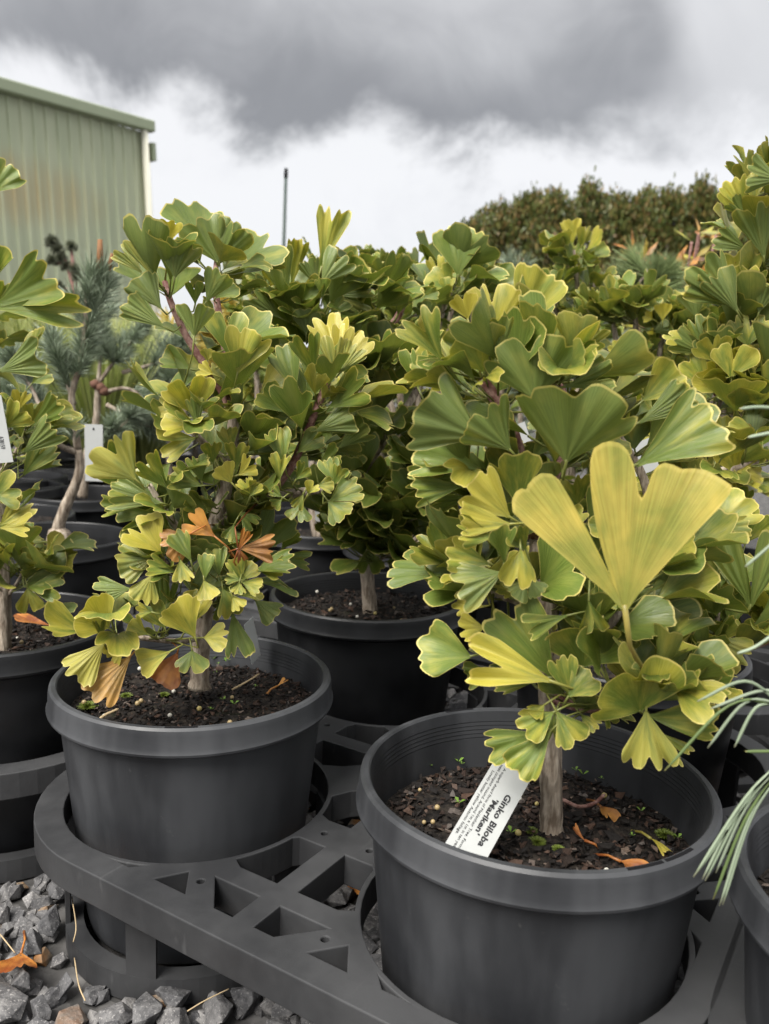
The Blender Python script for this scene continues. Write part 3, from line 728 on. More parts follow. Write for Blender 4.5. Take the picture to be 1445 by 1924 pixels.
R_.many('''
1006 752 994 627 60 -1.12 .08 t=8 d=-.03
1064 868 1086 722 64 -1.1 .10 t=25 d=-.085
904 824 790 752 46 -1.35 .05 t=10 d=-.05
959 846 897 768 44 -1.25 .12 t=15 d=-.07
919 669 872 588 46 -1.08 .22 d=-.02
942 674 934 590 24 -1.2 .22 d=-.022
926 634 929 530 38 1.1 .62 d=.02
879 600 866 550 42 1.2 .95 d=.015
969 629 1028 505 27 1.12 .40 d=.03
832 679 772 588 30 2.0 .35 d=-.03
785 729 787 652 36 1.2 .1 d=.03
1026 669 1061 597 30 -1.4 .3 d=.0
979 639 999 598 38 -1.4 .5 d=.0
1076 676 1121 599 26 -1.5 .4 d=.01
1057 716 1120 655 25 -1.2 .3 d=-.02
1060 727 1158 702 20 -1.2 .2 d=-.03
1208 753 1281 697 38 1.2 .5 d=-.02
1200 795 1300 733 22 -1.5 .15 d=-.03
1195 875 1355 778 26 1.35 .28 d=-.06
975 953 965 841 28 1.08 .32 d=-.05
958 972 881 903 33 1.08 .78 d=-.075
960 985 856 976 23 1.08 .66 d=-.08
935 1007 852 1005 26 1.5 .4 d=-.085
948 1059 927 989 32 2.1 .25 r=25 d=-.09
944 1076 852 1103 40 -1.25 .28 d=-.09
919 1059 836 1041 30 1.3 .35 d=-.07
979 1032 969 1098 46 1.5 .58 t=30 d=-.10
989 1034 958 991 36 1.5 .3 d=-.085
989 1090 958 1120 55 -1.15 .15 t=20 d=-.06
996 1090 1018 1118 50 -1.15 .15 t=20 d=-.06
900 880 782 846 26 1.45 .08 d=-.01
877 903 770 886 17 1.4 .08 d=.0
869 914 771 925 22 1.3 .25 d=-.01
880 935 800 950 22 1.4 .2 d=.01
908 1140 855 1127 34 1.2 1.0 d=-.05
911 1179 860 1182 40 1.05 .75 d=-.06
885 1234 793 1213 42 1.15 .18 d=-.06
926 1263 869 1274 30 1.1 .12 d=-.04
1040 1274 962 1150 25 1.05 .15 d=-.065
1036 1280 890 1229 22 1.2 .75 d=-.085
1023 1272 930 1283 18 1.2 .22 d=-.07
1096 1253 1104 1165 62 1.03 .22 t=15 d=-.06 n=.45
1070 1306 1056 1240 27 1.1 .32 d=-.075
1067 1309 1111 1268 38 1.1 .36 d=-.08
1202 1337 1172 1248 62 1.08 .38 t=30 d=-.105
1214 1335 1224 1452 34 -1.2 .62 t=15 d=-.11
1217 1345 1340 1362 26 1.2 .3 d=-.09
1235 1375 1292 1425 22 1.2 .45 d=-.08
1023 1324 998 1350 48 1.5 .5 t=20 d=-.08
1040 1338 980 1378 36 1.25 .4 t=20 d=-.085
1045 1336 1086 1400 35 1.2 .4 t=20 d=-.085
1012 1378 916 1406 25 1.3 .25 t=10 d=-.075
1034 1374 968 1456 28 1.25 .32 t=15 d=-.09
1092 1342 1117 1372 36 1.1 .42 d=-.06
1042 1342 1037 1398 26 1.1 .2 d=-.07
1067 1156 981 1186 18 1.7 .25 d=-.075
1106 1128 1117 1192 46 1.8 .3 t=20 d=-.09
1160 1230 1180 1180 40 1.2 .3 d=-.03
1230 1045 1262 1100 25 1.1 1.0 d=.02
1220 1100 1290 1080 25 1.1 .9 d=.03
1140 1180 1185 1215 40 1.2 .25 d=-.03
1000 860 1050 800 30 1.2 .3 d=.02
1090 960 1060 890 35 1.2 .4 d=.0
1120 900 1140 840 35 1.2 .3 d=.02
1250 870 1300 840 30 1.2 .4 d=.03
1180 1000 1120 960 40 1.2 .35 d=-.02
1050 1000 1080 940 40 1.2 .45 d=-.03
1040 1090 1075 1130 40 1.3 .2 d=-.03
1130 1330 1160 1365 30 1.2 .35 d=-.05
880 800 810 790 30 -1.3 .1 d=.02
1240 830 1330 830 22 1.2 .35 d=.0
''')
R_.fill(140, size=(.034, .06), back=1.0, tint=(.05, .5)); R_.fill(46, size=(.028, .042), back=-1.0, tint=(.1, .6))
# ---- the ginkgo in the left pot
L_ = Plant('potted_ginkgo', 'L', 'ginkgo with orange and red dying leaves among its green ones', soil_drop=.042, seed=4, nchip=2800, nbig=30, size=.0054, dusty=True)
L_.branch([(374, 1292, 0), (376, 1250, 0), (380, 1190, 0), (392, 1100, .0), (402, 1000, .0), (420, 930, .0), (432, 850, 0), (446, 752, 0)], .0112, .007, 'trunk', wob=.18, seg=12)
L_.branch([(436, 790, 0), (425, 750, 0), (400, 710, 0), (375, 672, 0), (345, 622, 0), (318, 560, 0), (310, 530, .01)], .0052, .0032, mat_=M_TWIG)
L_.branch([(404, 985, 0), (450, 955, 0), (500, 935, -.01), (560, 925, -.02), (610, 920, -.02)], .0075, .004)
L_.branch([(500, 935, -.01), (545, 880, .0), (580, 805, .0), (605, 742, .0), (622, 702, 0)], .005, .004, mat_=M_TWIG)
L_.branch([(396, 1060, 0), (350, 1010, -.02), (310, 960, -.03), (280, 910, -.03)], .005, .003)
L_.branch([(382, 1195, 0), (340, 1205, -.03), (280, 1200, -.05), (220, 1195, -.06)], .004, .0025)
L_.branch([(392, 1110, 0), (430, 1100, -.03), (465, 1085, -.04)], .004, .003)
L_.branch([(446, 752, 0), (420, 640, .03), (405, 540, .05), (408, 480, .06)], .005, .003, mat_=M_TWIG)
L_.branch([(430, 870, 0), (380, 830, -.03), (350, 790, -.04), (340, 740, -.04)], .0045, .003)
L_.branch([(396, 1080, 0), (340, 1080, -.03), (300, 1050, -.04)], .004, .003)
L_.many('''
409 493 390 401 56 -1.12 .05 d=.05
405 500 450 420 30 -1.1 .1 d=.055
328 522 338 445 42 -1.12 .2 d=-.05
288 520 256 437 28 -1.45 .4 d=-.03
267 513 222 461 28 -1.55 .45 d=-.02
315 462 315 410 42 1.5 1.0 d=-.01
303 580 258 516 34 -1.45 .1 d=-.04
309 615 234 562 25 -1.35 .15 d=-.045
365 632 367 568 48 -1.35 .03 d=-.07
388 567 416 507 33 -1.25 .15 d=-.03
367 572 365 526 28 1.15 .1 d=-.02
405 560 440 530 35 1.2 .1 d=.03
427 665 425 583 38 1.25 .25 d=-.03
446 702 471 617 35 1.05 .55 d=-.05
359 694 304 664 28 1.15 .15 d=-.02
400 703 370 691 52 1.35 .85 d=-.05
390 678 390 654 46 1.2 .6 d=-.05
365 778 346 702 55 1.2 .55 d=-.06
346 775 296 755 42 1.15 .6 d=-.045
372 804 365 745 22 -1.35 .2 d=-.07
369 800 303 787 42 1.5 .6 d=-.065
367 823 298 842 40 1.15 .48 d=-.05
255 901 190 830 50 -1.18 .62 t=15 d=-.09
303 945 200 920 24 -1.15 .2 d=-.07
255 950 190 955 23 1.15 .22 d=-.06
303 966 215 985 28 1.4 .2 d=-.06
317 918 261 860 26 1.15 .3 d=-.05
301 1038 253 976 44 1.35 .78 d=-.08
355 1004 305 1033 50 -1.2 .7 b=.95 d=-.085 v=1.15
404 1008 350 972 30 1.15 .8 b=.8 d=-.07 v=1.2
288 1048 219 1062 44 -1.08 .42 d=-.08
286 1080 263 1133 40 -1.15 .62 d=-.085 v=1.15
332 1075 274 1064 36 1.9 .35 d=-.09
359 1054 330 1002 26 1.5 .25 d=-.09
338 1050 345 1095 34 1.4 .5 d=-.09
245 1106 172 1112 32 -1.03 .02 d=-.03
380 913 317 893 31 1.25 .3 d=-.065
378 905 369 855 28 1.1 .15 d=-.06
435 907 411 872 42 1.15 .7 d=-.07
442 884 448 824 26 1.05 .35 d=-.065
448 893 484 866 36 1.1 .75 d=-.07 n=.35
435 849 425 801 28 1.1 .42 d=-.055
533 870 521 806 28 1.05 .3 d=-.05
525 903 525 851 30 2.0 .45 d=-.06
556 901 584 872 36 1.5 .3 d=-.055
627 909 616 863 30 1.1 .25 d=-.05
627 911 646 874 28 1.1 .3 d=-.055
620 941 672 907 34 1.15 .3 d=-.065
616 941 650 979 42 1.25 .3 t=15 d=-.07
597 913 625 909 42 1.1 .48 d=-.075
579 928 592 905 60 1.6 .5 d=-.075
570 928 555 957 36 1.5 .4 d=-.075
566 946 558 982 55 -1.1 .25 t=20 d=-.05
529 934 509 918 36 1.2 .3 d=-.06
529 938 512 953 46 1.2 .35 d=-.06
471 928 455 898 46 1.6 .5 d=-.075
470 932 489 904 36 1.5 .45 d=-.075
448 1030 519 1030 25 -1.15 .5 b=1 d=-.085 v=.8
446 1036 470 993 15 1.3 .5 b=1 d=-.085 v=.7
447 1028 458 1056 22 1.3 .5 b=1 d=-.085 v=.65
529 1032 558 993 27 1.05 .2 d=.05
523 1046 584 1052 19 1.1 .1 d=.05
481 1068 538 1073 30 1.1 .45 d=-.04
452 1090 424 1082 40 1.2 .35 d=-.075
452 1088 442 1048 36 1.2 .4 d=-.07
455 1090 474 1062 38 1.2 .45 d=-.07
455 1094 492 1107 36 1.2 .4 d=-.075
450 1095 447 1118 48 1.2 .48 t=20 d=-.085
437 1122 453 1146 46 1.15 .65 d=-.09
412 1082 407 1032 26 1.1 .2 d=-.07
205 1180 150 1140 62 1.05 .68 d=-.10
194 1206 183 1155 15 1.2 .3 d=-.11
197 1206 134 1276 29 -1.35 .88 t=15 d=-.11
236 1208 198 1243 36 1.2 .72 d=-.10
278 1192 238 1177 46 1.5 .52 d=-.10
367 1198 322 1126 32 1.4 .62 d=-.09
351 1179 372 1120 30 1.2 .52 d=-.085
383 1090 394 1129 42 1.3 .62 t=20 d=-.09
384 1090 388 1046 23 1.2 .22 d=-.085
320 1224 258 1252 31 1.4 .62 t=15 d=-.11
361 1222 361 1267 60 -1.03 .3 t=20 d=-.09 n=.35
383 1198 427 1197 48 1.05 .62 d=-.085
245 1234 165 1306 33 -1.2 .9 b=.75 t=20 d=-.10 v=1.1
334 1226 303 1285 36 1.1 .5 b=1 t=10 d=-.05 v=.8
418 1106 442 1158 36 1.15 .42 d=-.075
437 1152 452 1234 24 1.05 .0 d=-.03
479 1127 521 1160 34 -1.08 .15 d=-.02
450 1119 492 1105 30 1.2 .4 d=-.06
310 1180 278 1136 36 1.4 .42 d=-.08
307 1154 300 1082 16 1.1 .1 d=-.05
318 1150 322 1085 14 1.1 .1 d=-.05
285 1150 255 1150 42 1.4 .5 d=-.09
594 712 565 622 22 1.08 .2 d=-.03
635 690 614 590 25 1.5 .85 d=.01
638 690 656 613 28 1.4 .95 d=.0
640 695 681 627 28 1.3 .85 d=-.01
628 700 627 632 34 -1.35 .6 d=-.03
640 700 675 648 30 -1.4 .45 d=-.03
556 737 529 650 26 1.25 .2 d=-.02
577 763 575 677 23 1.05 .1 d=-.01
538 776 488 731 34 1.25 .25 d=-.02
617 766 701 723 27 1.4 .15 d=-.02
593 810 662 776 29 -1.35 .1 d=-.02
637 842 693 792 26 -1.2 .15 d=.0
545 800 495 790 34 1.3 .2 d=.0
560 850 600 815 32 1.2 .25 d=-.01
500 870 490 820 32 1.2 .2 d=-.01
470 820 500 780 34 1.2 .25 d=.0
600 870 645 850 34 1.2 .2 d=-.02
450 960 480 990 34 1.2 .15 d=-.04
440 985 425 1015 30 1.2 .25 d=-.06
320 870 290 900 34 1.2 .25 d=-.03
390 960 345 940 34 1.2 .3 d=-.05
420 1000 455 1020 30 1.2 .15 d=-.04
330 1120 300 1135 34 1.2 .3 d=-.05
410 1130 420 1165 34 1.2 .3 d=-.04
400 870 395 825 34 1.2 .35 d=-.05
''')
L_.fill(134, size=(.036, .062), back=1.0, tint=(.05, .45)); L_.fill(34, size=(.028, .042), back=-1.2, tint=(.1, .6))
# ---- the ginkgo in the middle, second row
M_ = Plant('potted_ginkgo', 'M', 'dark leafy ginkgo with bare brown trunk, middle pot behind the two front pots', soil_drop=.036, seed=5, nchip=1500, nbig=40, size=.0065)
M_.branch([(697, 1165, 0), (692, 1110, 0), (686, 1000, 0), (672, 900, 0), (650, 800, 0)], .0125, .0085, 'trunk', wob=.16, seg=10)
M_.branch([(650, 800, 0), (620, 700, -.08), (592, 620, -.14), (585, 560, -.16)], .007, .004, mat_=M_TWIG)
M_.branch([(660, 850, 0), (715, 650, .0), (748, 595, .0), (760, 560, 0)], .007, .005, mat_=M_TWIG)
M_.branch([(672, 900, 0), (740, 800, -.05), (800, 700, 0), (830, 590, .05), (850, 540, .05)], .007, .004)
M_.branch([(672, 900, 0), (620, 860, .05), (560, 800, .1)], .005, .003)
M_.branch([(680, 950, 0), (730, 930, -.06), (800, 900, -.06)], .005, .003)
M_.branch([(684, 980, 0), (630, 960, -.05), (600, 930, -.08)], .004, .003)
M_.branch([(684, 990, 0), (740, 985, -.06), (800, 960, -.08), (850, 900, -.06)], .004, .003)
M_.branch([(650, 800, 0), (690, 740, -.12), (720, 700, -.15)], .004, .003)
M_.branch([(690, 1060, 0), (730, 1045, -.05), (760, 1045, -.07)], .003, .002)
M_.branch([(620, 700, -.08), (660, 620, -.1), (690, 560, -.05)], .004, .003, mat_=M_TWIG)
M_.many('''
604 503 631 384 20 1.1 .48 d=-.17
604 533 645 473 38 -1.25 .0 d=-.2
594 537 577 485 29 -1.25 .0 d=-.2
542 552 517 460 22 -1.35 .03 d=-.19
548 537 563 446 16 1.2 .52 d=-.12
531 554 494 475 22 1.1 .48 d=-.12
498 531 460 485 26 -1.35 .22 d=-.15
527 598 470 546 26 -1.35 .0 d=-.19
575 626 577 579 55 -1.25 .0 d=-.22
569 564 602 535 45 1.5 .1 d=-.21
606 558 606 521 30 1.3 .15 d=-.22
623 554 701 567 27 -1.1 .32 d=-.15
627 541 684 512 19 1.35 .42 d=-.13
685 548 701 506 30 1.1 .45 d=-.05
640 560 660 505 20 1.1 .4 d=-.05
623 593 651 560 30 1.15 .1 d=-.16
600 600 640 600 34 1.2 .1 d=-.17
685 708 732 660 34 1.1 .25 d=-.12
861 518 861 422 39 1.03 .05 d=.0 n=.5
850 548 812 506 44 1.2 .35 d=.02
872 545 908 520 40 1.3 .35 d=.02
840 550 840 520 46 1.4 .4 d=.0
830 540 815 480 20 1.1 .6 d=.04
743 560 743 507 54 -1.2 .0 d=-.03
803 602 796 565 56 -1.4 .0 d=-.05
760 572 790 534 30 1.2 .05 d=-.01
790 560 825 545 34 1.2 .25 d=-.01
715 580 700 545 34 1.2 .2 d=.0
700 620 680 590 34 1.2 .2 d=-.05
730 640 760 620 34 1.2 .05 d=-.03
720 700 750 690 36 1.2 .15 d=-.08
700 760 730 740 36 1.2 .1 d=-.1
690 800 720 790 36 1.3 .1 d=-.1
693 1030 695 1079 45 1.05 .05 t=15 d=-.03
745 1047 788 1070 34 1.05 .1 d=-.07
740 1043 770 1008 36 1.1 .12 d=-.07
750 1000 745 960 36 1.1 .1 d=-.07
790 1000 815 1020 46 -1.1 .3 d=-.07
''')
M_.fill(248, size=(.048, .078), back=-.3, tint=(.0, .25), bright=.9)
# ---- the taller ginkgo behind, right
N_ = Plant('potted_ginkgo', 'N', 'tall ginkgo rising highest, behind the printed-tag pot', soil_drop=.04, seed=6, nchip=400, nbig=10)
N_.branch([(1210, 1180, 0), (1225, 1100, 0), (1270, 950, 0), (1320, 820, .0), (1350, 745, .0)], .0115, .0075, 'trunk', wob=.16)
N_.branch([(1350, 745, 0), (1365, 680, 0), (1385, 610, 0), (1402, 520, 0), (1415, 420, 0), (1418, 370, 0)], .007, .0035, mat_=M_TWIG)
N_.branch([(1390, 640, 0), (1420, 600, .02), (1440, 560, .02)], .005, .003, mat_=M_TWIG)
N_.branch([(1320, 820, 0), (1390, 800, -.03), (1440, 770, -.05)], .005, .003)
N_.branch([(1270, 950, 0), (1300, 905, -.05), (1380, 880, -.1), (1460, 860, -.1)], .007, .005)
N_.branch([(1270, 950, 0), (1200, 860, .05), (1170, 780, .1)], .006, .003)
N_.many('''
1418 378 1416 318 36 1.25 .52 d=-.03
1465 338 1404 320 36 -1.2 .0 d=-.1
1400 400 1372 335 24 1.4 .5 d=-.04
1398 405 1372 372 30 -1.4 .15 d=-.05
1436 483 1414 377 25 -1.12 .15 d=-.06
1404 469 1350 442 26 -1.2 .1 d=-.03
1385 580 1318 488 26 -1.45 .1 d=-.06
1380 575 1302 522 26 -1.4 .25 d=-.05
1388 570 1385 468 32 1.2 .42 d=-.03
1385 585 1347 513 30 -1.5 .05 d=-.075
1392 575 1412 498 32 1.3 .35 d=-.05
1309 597 1300 543 38 -1.25 .12 d=.0
1426 588 1434 535 36 -1.2 .1 d=-.06
1320 664 1268 632 30 -1.2 .2 d=-.03
1322 660 1306 598 24 1.1 .25 d=-.02
1343 680 1331 628 55 1.05 .5 d=-.06 n=.4
1373 710 1388 643 52 1.03 .48 d=-.075 n=.5
1404 651 1408 590 50 1.03 .38 d=-.05 n=.4
1329 728 1299 672 31 1.05 .42 d=-.03
1368 617 1343 581 32 1.1 .1 d=.0
1431 760 1427 708 40 1.05 .42 d=-.06 n=.4
1345 746 1405 748 30 1.1 .6 d=-.06
1350 770 1310 790 30 1.1 .7 d=-.05
1300 790 1270 775 34 1.3 1.0 d=-.03
1424 823 1370 815 46 1.05 .48 d=-.09
1384 892 1362 833 32 1.1 .62 d=-.1
1384 886 1438 886 32 1.1 1.0 d=-.11
1400 880 1430 850 32 1.1 .45 d=-.1
1390 960 1380 910 40 1.1 .3 d=-.08
1300 850 1270 820 36 1.1 .4 d=-.02
1200 850 1170 840 36 1.1 .2 d=.05
''')
N_.fill(235, size=(.042, .066), back=-.3, tint=(.15, .65))
# ---- the ginkgo whose branch comes in from the right
POTS['V'] = (.64, .93)
V_ = Plant('potted_ginkgo', 'V', 'ginkgo mostly out of view, its brown branch reaching behind the huge pale leaf', soil_drop=.045, seed=8, nchip=100, nbig=0, seg=64)
V_.branch([(1760, 1260, 0), (1740, 1150, 0), (1700, 1000, 0), (1690, 800, 0)], .011, .007, 'trunk')
V_.branch([(1735, 1130, 0), (1600, 1150, -.03), (1500, 1180, -.06), (1400, 1215, -.09), (1330, 1250, -.11), (1290, 1285, -.13), (1225, 1300, -.14)], .007, .0052, mat_=M_TWIG)
V_.branch([(1330, 1250, -.11), (1345, 1190, -.1), (1350, 1140, -.1)], .003, .002)
V_.many('''
1411 1140 1407 995 38 -1.1 .12 d=-.13 n=.75
1347 1140 1306 1048 26 -1.25 .3 d=-.11
1313 1176 1273 1102 23 1.35 .1 d=-.12
1290 1182 1241 1158 42 1.7 .52 d=-.15
1322 1222 1322 1178 50 1.8 .48 d=-.15
1345 1200 1418 1240 36 -1.25 .52 d=-.16
1346 1253 1298 1240 31 1.1 .05 d=-.15
1344 992 1406 929 40 1.03 .5 d=-.05
1342 994 1414 990 25 1.2 .42 d=-.06
1330 1120 1290 1060 25 1.1 .5 d=-.08
1380 1150 1370 1080 30 1.1 .2 d=-.06
1270 1180 1250 1130 36 1.2 .35 d=-.1
1240 1190 1205 1150 36 1.2 .2 d=-.09
1400 1215 1440 1190 30 1.1 .5 d=-.12
1290 1300 1330 1340 34 1.2 .15 d=-.12
1340 1280 1380 1300 30 1.2 .1 d=-.12
1270 1310 1310 1345 30 1.2 .15 d=-.11
1400 1020 1440 960 34 1.1 .4 d=-.03
1330 960 1300 1000 34 1.2 .4 d=-.03
''')
V_.fill(90, tint=(.1, .6), back=0)
# ---- the slim ginkgo cut by the left edge
S_ = Plant('potted_ginkgo', 'S', 'slim-trunked ginkgo with a small low side shoot and hanging white tag', soil_drop=.05, seed=9, nchip=1600, nbig=40, size=.007)
S_.branch([(5, 1232, 0), (8, 1150, 0), (2, 1040, 0), (-8, 900, 0), (-10, 750, 0), (-20, 600, 0)], .011, .007, 'trunk')
S_.branch([(12, 1125, 0), (35, 1090, -.01), (50, 1062, -.02)], .003, .0015, node=True)
S_.branch([(-8, 900, 0), (30, 850, -.02), (48, 800, -.03)], .004, .002)
S_.branch([(-20, 600, 0), (-25, 480, 0), (-25, 350, 0)], .006, .003, node=False)
S_.many('''
-8 574 115 512 24 1.15 .18 d=-.1
-8 580 130 575 15 1.45 .3 d=-.11
-15 362 22 314 36 1.15 .15 d=-.05
-2 698 83 664 26 -1.15 .1 d=-.09
56 801 132 751 19 1.4 .15 d=-.06
44 851 101 799 26 -1.25 .15 d=-.08
44 893 84 834 26 1.1 .25 d=-.07
12 804 50 764 36 1.1 .45 d=-.08
35 770 42 732 30 1.1 .95 d=-.07
-10 932 40 914 50 1.05 .35 d=-.1
0 987 46 944 26 1.2 .62 d=-.1
0 992 72 990 21 1.1 .72 d=-.11
50 1062 41 1035 34 1.1 .5 d=-.02
50 1062 82 1051 36 1.1 .5 d=-.02
52 1104 58 1149 42 1.1 .55 t=20 d=-.03
52 1105 121 1103 29 1.15 .22 d=-.03
82 1133 136 1161 31 -1.2 .08 d=-.03
60 720 90 700 34 1.2 .3 d=-.03
20 850 -10 830 34 1.2 .4 d=-.08
''')
S_.fill(60, back=.2, tint=(.1, .5))
# ---- ginkgos in the rows behind
def back_ginkgo(px, yd, lab, seed, twigs, leaves, n=90, bright=1.0, tint=(.0, .5), size=(.035, .06)):
    g_ = onz(px, 1000, H); x = at(px, 900, yd).x
    p = Plant('potted_ginkgo', (x, yd), lab, soil_drop=.04, seed=seed, nchip=120, nbig=0, seg=64)
    base = Vector((0, 0, p.sz)); tops = []
    for tw in twigs:
        P = [base, base+Vector((p.rnd.uniform(-.02, .02), p.rnd.uniform(-.02, .02), .12))] + [at(a, b_, yd+d)-p.loc for a, b_, d in tw]
        P = spline(P, 5); m = len(P)
        v, f = tube_data(P, [.011-(.008*i/(m-1)) for i in range(m)], 7, True, .1); obj('branch', mesh('branch', v, f), M_BARK, p.root); p.nodes += P[6:]; p.axis = P
    p.many(leaves); p.fill(n, size=size, back=-.25, tint=tint, bright=bright); return p
back_ginkgo(1075, 1.75, 'upright ginkgo standing in front of the bronze hedge', 21, [[(1088, 620, 0), (1085, 540, 0), (1078, 470, 0)], [(1100, 620, 0), (1120, 520, 0)], [(1050, 620, 0), (1040, 560, 0)]], '''
1072 466 1050 438 34 1.1 .35 d=-.02
1076 458 1072 410 30 1.2 .65 d=0
1085 462 1108 430 34 1.1 .4 d=0
1080 500 1052 467 36 -1.2 .1 d=-.03
1100 485 1142 458 34 1.2 .3 d=0
1095 502 1122 480 36 1.3 .3 d=-.02
1070 520 1040 500 30 1.1 .1 d=-.02
''', 110)
back_ginkgo(1205, 1.62, 'low ginkgo with two bright lime leaves', 22, [[(1195, 640, 0), (1192, 590, 0)], [(1240, 660, 0), (1245, 610, 0)], [(1160, 660, 0), (1150, 600, 0)], [(1270, 700, 0), (1290, 640, 0)]], '''
1190 592 1183 534 45 -1.3 .3 d=-.03
1192 600 1228 543 30 1.2 .35 d=0
1165 606 1104 560 30 -1.3 .3 d=-.02
1150 602 1140 553 25 1.2 .4 d=0
1245 602 1246 568 36 1.1 .8 d=-.05 v=1.35
1226 600 1208 590 50 1.3 .8 d=-.05 v=1.35
1172 672 1160 636 45 1.1 .5 d=-.05 v=1.2
1206 664 1206 636 60 1.05 .3 d=-.06 n=.4
1230 620 1262 612 50 -1.3 .0 d=-.03
''', 170, tint=(.05, .45))
back_ginkgo(790, 1.80, 'dark ginkgo in the third row behind the middle pot', 23, [[(780, 640, 0), (775, 540, 0)], [(740, 620, 0), (720, 540, 0)], [(840, 620, 0), (880, 545, 0)], [(690, 620, 0), (670, 520, 0)]], '', 190, .9, (.0, .3))
back_ginkgo(930, 2.2, 'ginkgo in the third row in front of the first bronze tree', 24, [[(930, 640, 0), (925, 545, 0)], [(890, 620, 0), (890, 540, 0)], [(960, 620, 0), (985, 600, 0)]], '', 100, .95, (.1, .5))
back_ginkgo(600, 1.95, 'ginkgo in the third row directly behind the yellow-tipped shoot', 25, [[(600, 640, 0), (590, 520, 0)], [(660, 620, 0), (690, 520, 0)], [(540, 620, 0), (510, 540, 0)]], '', 130, .95, (.1, .5))
back_ginkgo(1380, 1.75, 'yellowing ginkgo in the third row behind the tall ginkgo', 26, [[(1360, 680, 0), (1370, 560, 0)], [(1300, 700, 0), (1280, 640, 0)], [(1440, 680, 0), (1450, 560, 0)]], '', 150, 1.0, (.2, .7))
back_ginkgo(480, 2.3, 'ginkgo farther back beside the golden conifer', 27, [[(480, 680, 0), (470, 560, 0)], [(520, 680, 0), (540, 570, 0)]], '', 80, .95, (.0, .4))

back_ginkgo(735, 2.35, 'low dense ginkgo in the fourth row behind the middle trunk', 28, [[(735, 760, 0), (730, 640, 0)], [(780, 780, 0), (800, 690, 0)], [(690, 780, 0), (660, 690, 0)], [(830, 760, 0), (860, 650, 0)]], '', 190, .9, (.0, .35))
back_ginkgo(560, 2.6, 'low dense ginkgo in the fourth row between middle trunk and orange-leaved ginkgo', 29, [[(560, 780, 0), (550, 660, 0)], [(610, 780, 0), (630, 680, 0)], [(510, 780, 0), (480, 690, 0)]], '', 170, .9, (.0, .35))
back_ginkgo(1130, 2.2, 'low dense ginkgo in the fourth row behind the tagged one', 30, [[(1130, 780, 0), (1120, 660, 0)], [(1190, 780, 0), (1210, 700, 0)], [(1080, 780, 0), (1040, 680, 0)]], '', 170, .9, (.0, .4))
# ---------------------------------------------------------------- needles, pines, grass
def needles(name, seed, n, length, spread, width, along=0.0, droop=0.0, seg=2, up=1.0):
    rnd = random.Random(seed); v, f, uv = [], [], []
    for i in range(n):
        b0 = Vector((0, 0, rnd.random()*along)); a = rnd.uniform(0, 6.283); s_ = spread*math.sqrt(rnd.random())*(1.15-.5*(b0.z/along if along else .5))
        d = Vector((math.cos(a)*math.sin(s_), math.sin(a)*math.sin(s_), math.cos(s_)*up)); l = length*rnd.uniform(.7, 1.1)
        side = d.cross(Vector((rnd.gauss(0, 1), rnd.gauss(0, 1), rnd.gauss(0, 1)))).normalized()*width; c = rnd.random(); o = len(v)
        for k in range(seg+1):
            t = k/seg; p = b0+d*(l*t)+Vector((0, 0, -droop*l*t*t)); w = side*(1-.75*t**3)
            v += [p-w, p+w]; uv += [(c, t), (c, t)]
        for k in range(seg): f.append((o+2*k, o+2*k+1, o+2*k+3, o+2*k+2))
    return mesh(name, v, f, uv)
def put(name, me, m_, root, base, tip, scale=1.0):
    d = (tip-base); M = Matrix.Translation(base) @ d.to_track_quat('Z', 'Y').to_matrix().to_4x4() @ Matrix.Scale(scale, 4)
    o = bpy.data.objects.new(name, me); C.objects.link(o); o.parent = root; o.matrix_basis = M
    if not me.materials: me.materials.append(m_)
    return o
TB = [needles('needle_tuft', 40+i, 150, .062, 1.0, .0011, .045, .10) for i in range(3)]
TG = [needles('needle_tuft', 50+i, 200, .085, .75, .0011, .05, .05) for i in range(2)]
for m_ in TB: m_.materials.append(M_BLUE)
for m_ in TG: m_.materials.append(M_GRN)
CANDLE = flat('candle_bud', (.22, .11, .05), .7, .2, .3, 200)
CONE = flat('pine_cone', (.13, .065, .045), .8, .2, .4, 200)
class Pine:
    def __init__(s, xy, label, seed, soil_drop=.05, pot=True, dusty=False):
        s.loc = Vector((xy[0], xy[1], 0)); s.y = xy[1]; s.rnd = random.Random(seed)
        s.root = empty('potted_pine', s.loc, label, 'potted plant', 'pines in nursery pots')
        if pot: add_pot(s.root, soil_drop, nchip=700, nbig=12, seed=seed, seg=64, size=.0075, dusty=dusty)
    def w(s, q): return at(q[0], q[1], s.y+(q[2] if len(q) > 2 else 0))-s.loc
    def limb(s, pts, r0, r1, name='branch'):
        P = spline([s.w(q) for q in pts], 5); m = len(P); v, f = tube_data(P, [r0+(r1-r0)*i/(m-1) for i in range(m)], 8, True, .12)
        obj(name, mesh(name, v, f), M_BARK, s.root); return P
    def tuft(s, a, b, sc=1.0, g=False):
        me = s.rnd.choice(TG if g else TB); put('needle_tuft', me, None, s.root, s.w(a), s.w(b), sc)
    def tufts_on(s, P, n, sc=1.0, g=False, jit=.6):
        for i in range(n):
            k = s.rnd.randrange(len(P)//3, len(P)); d = (P[k]-P[k-1]).normalized()+Vector((s.rnd.gauss(0, jit), s.rnd.gauss(0, jit), abs(s.rnd.gauss(.3, jit))))
            put('needle_tuft', s.rnd.choice(TG if g else TB), None, s.root, P[k], P[k]+d, sc*s.rnd.uniform(.75, 1.1))
P1 = Pine(POTS['P'], 'blue-needled pine with curved grey trunk and tall candle leader', 31, .05)
P1.limb([(112, 1032), (108, 1000), (120, 960), (140, 915), (150, 880), (147, 845)], .0135, .008, 'trunk')
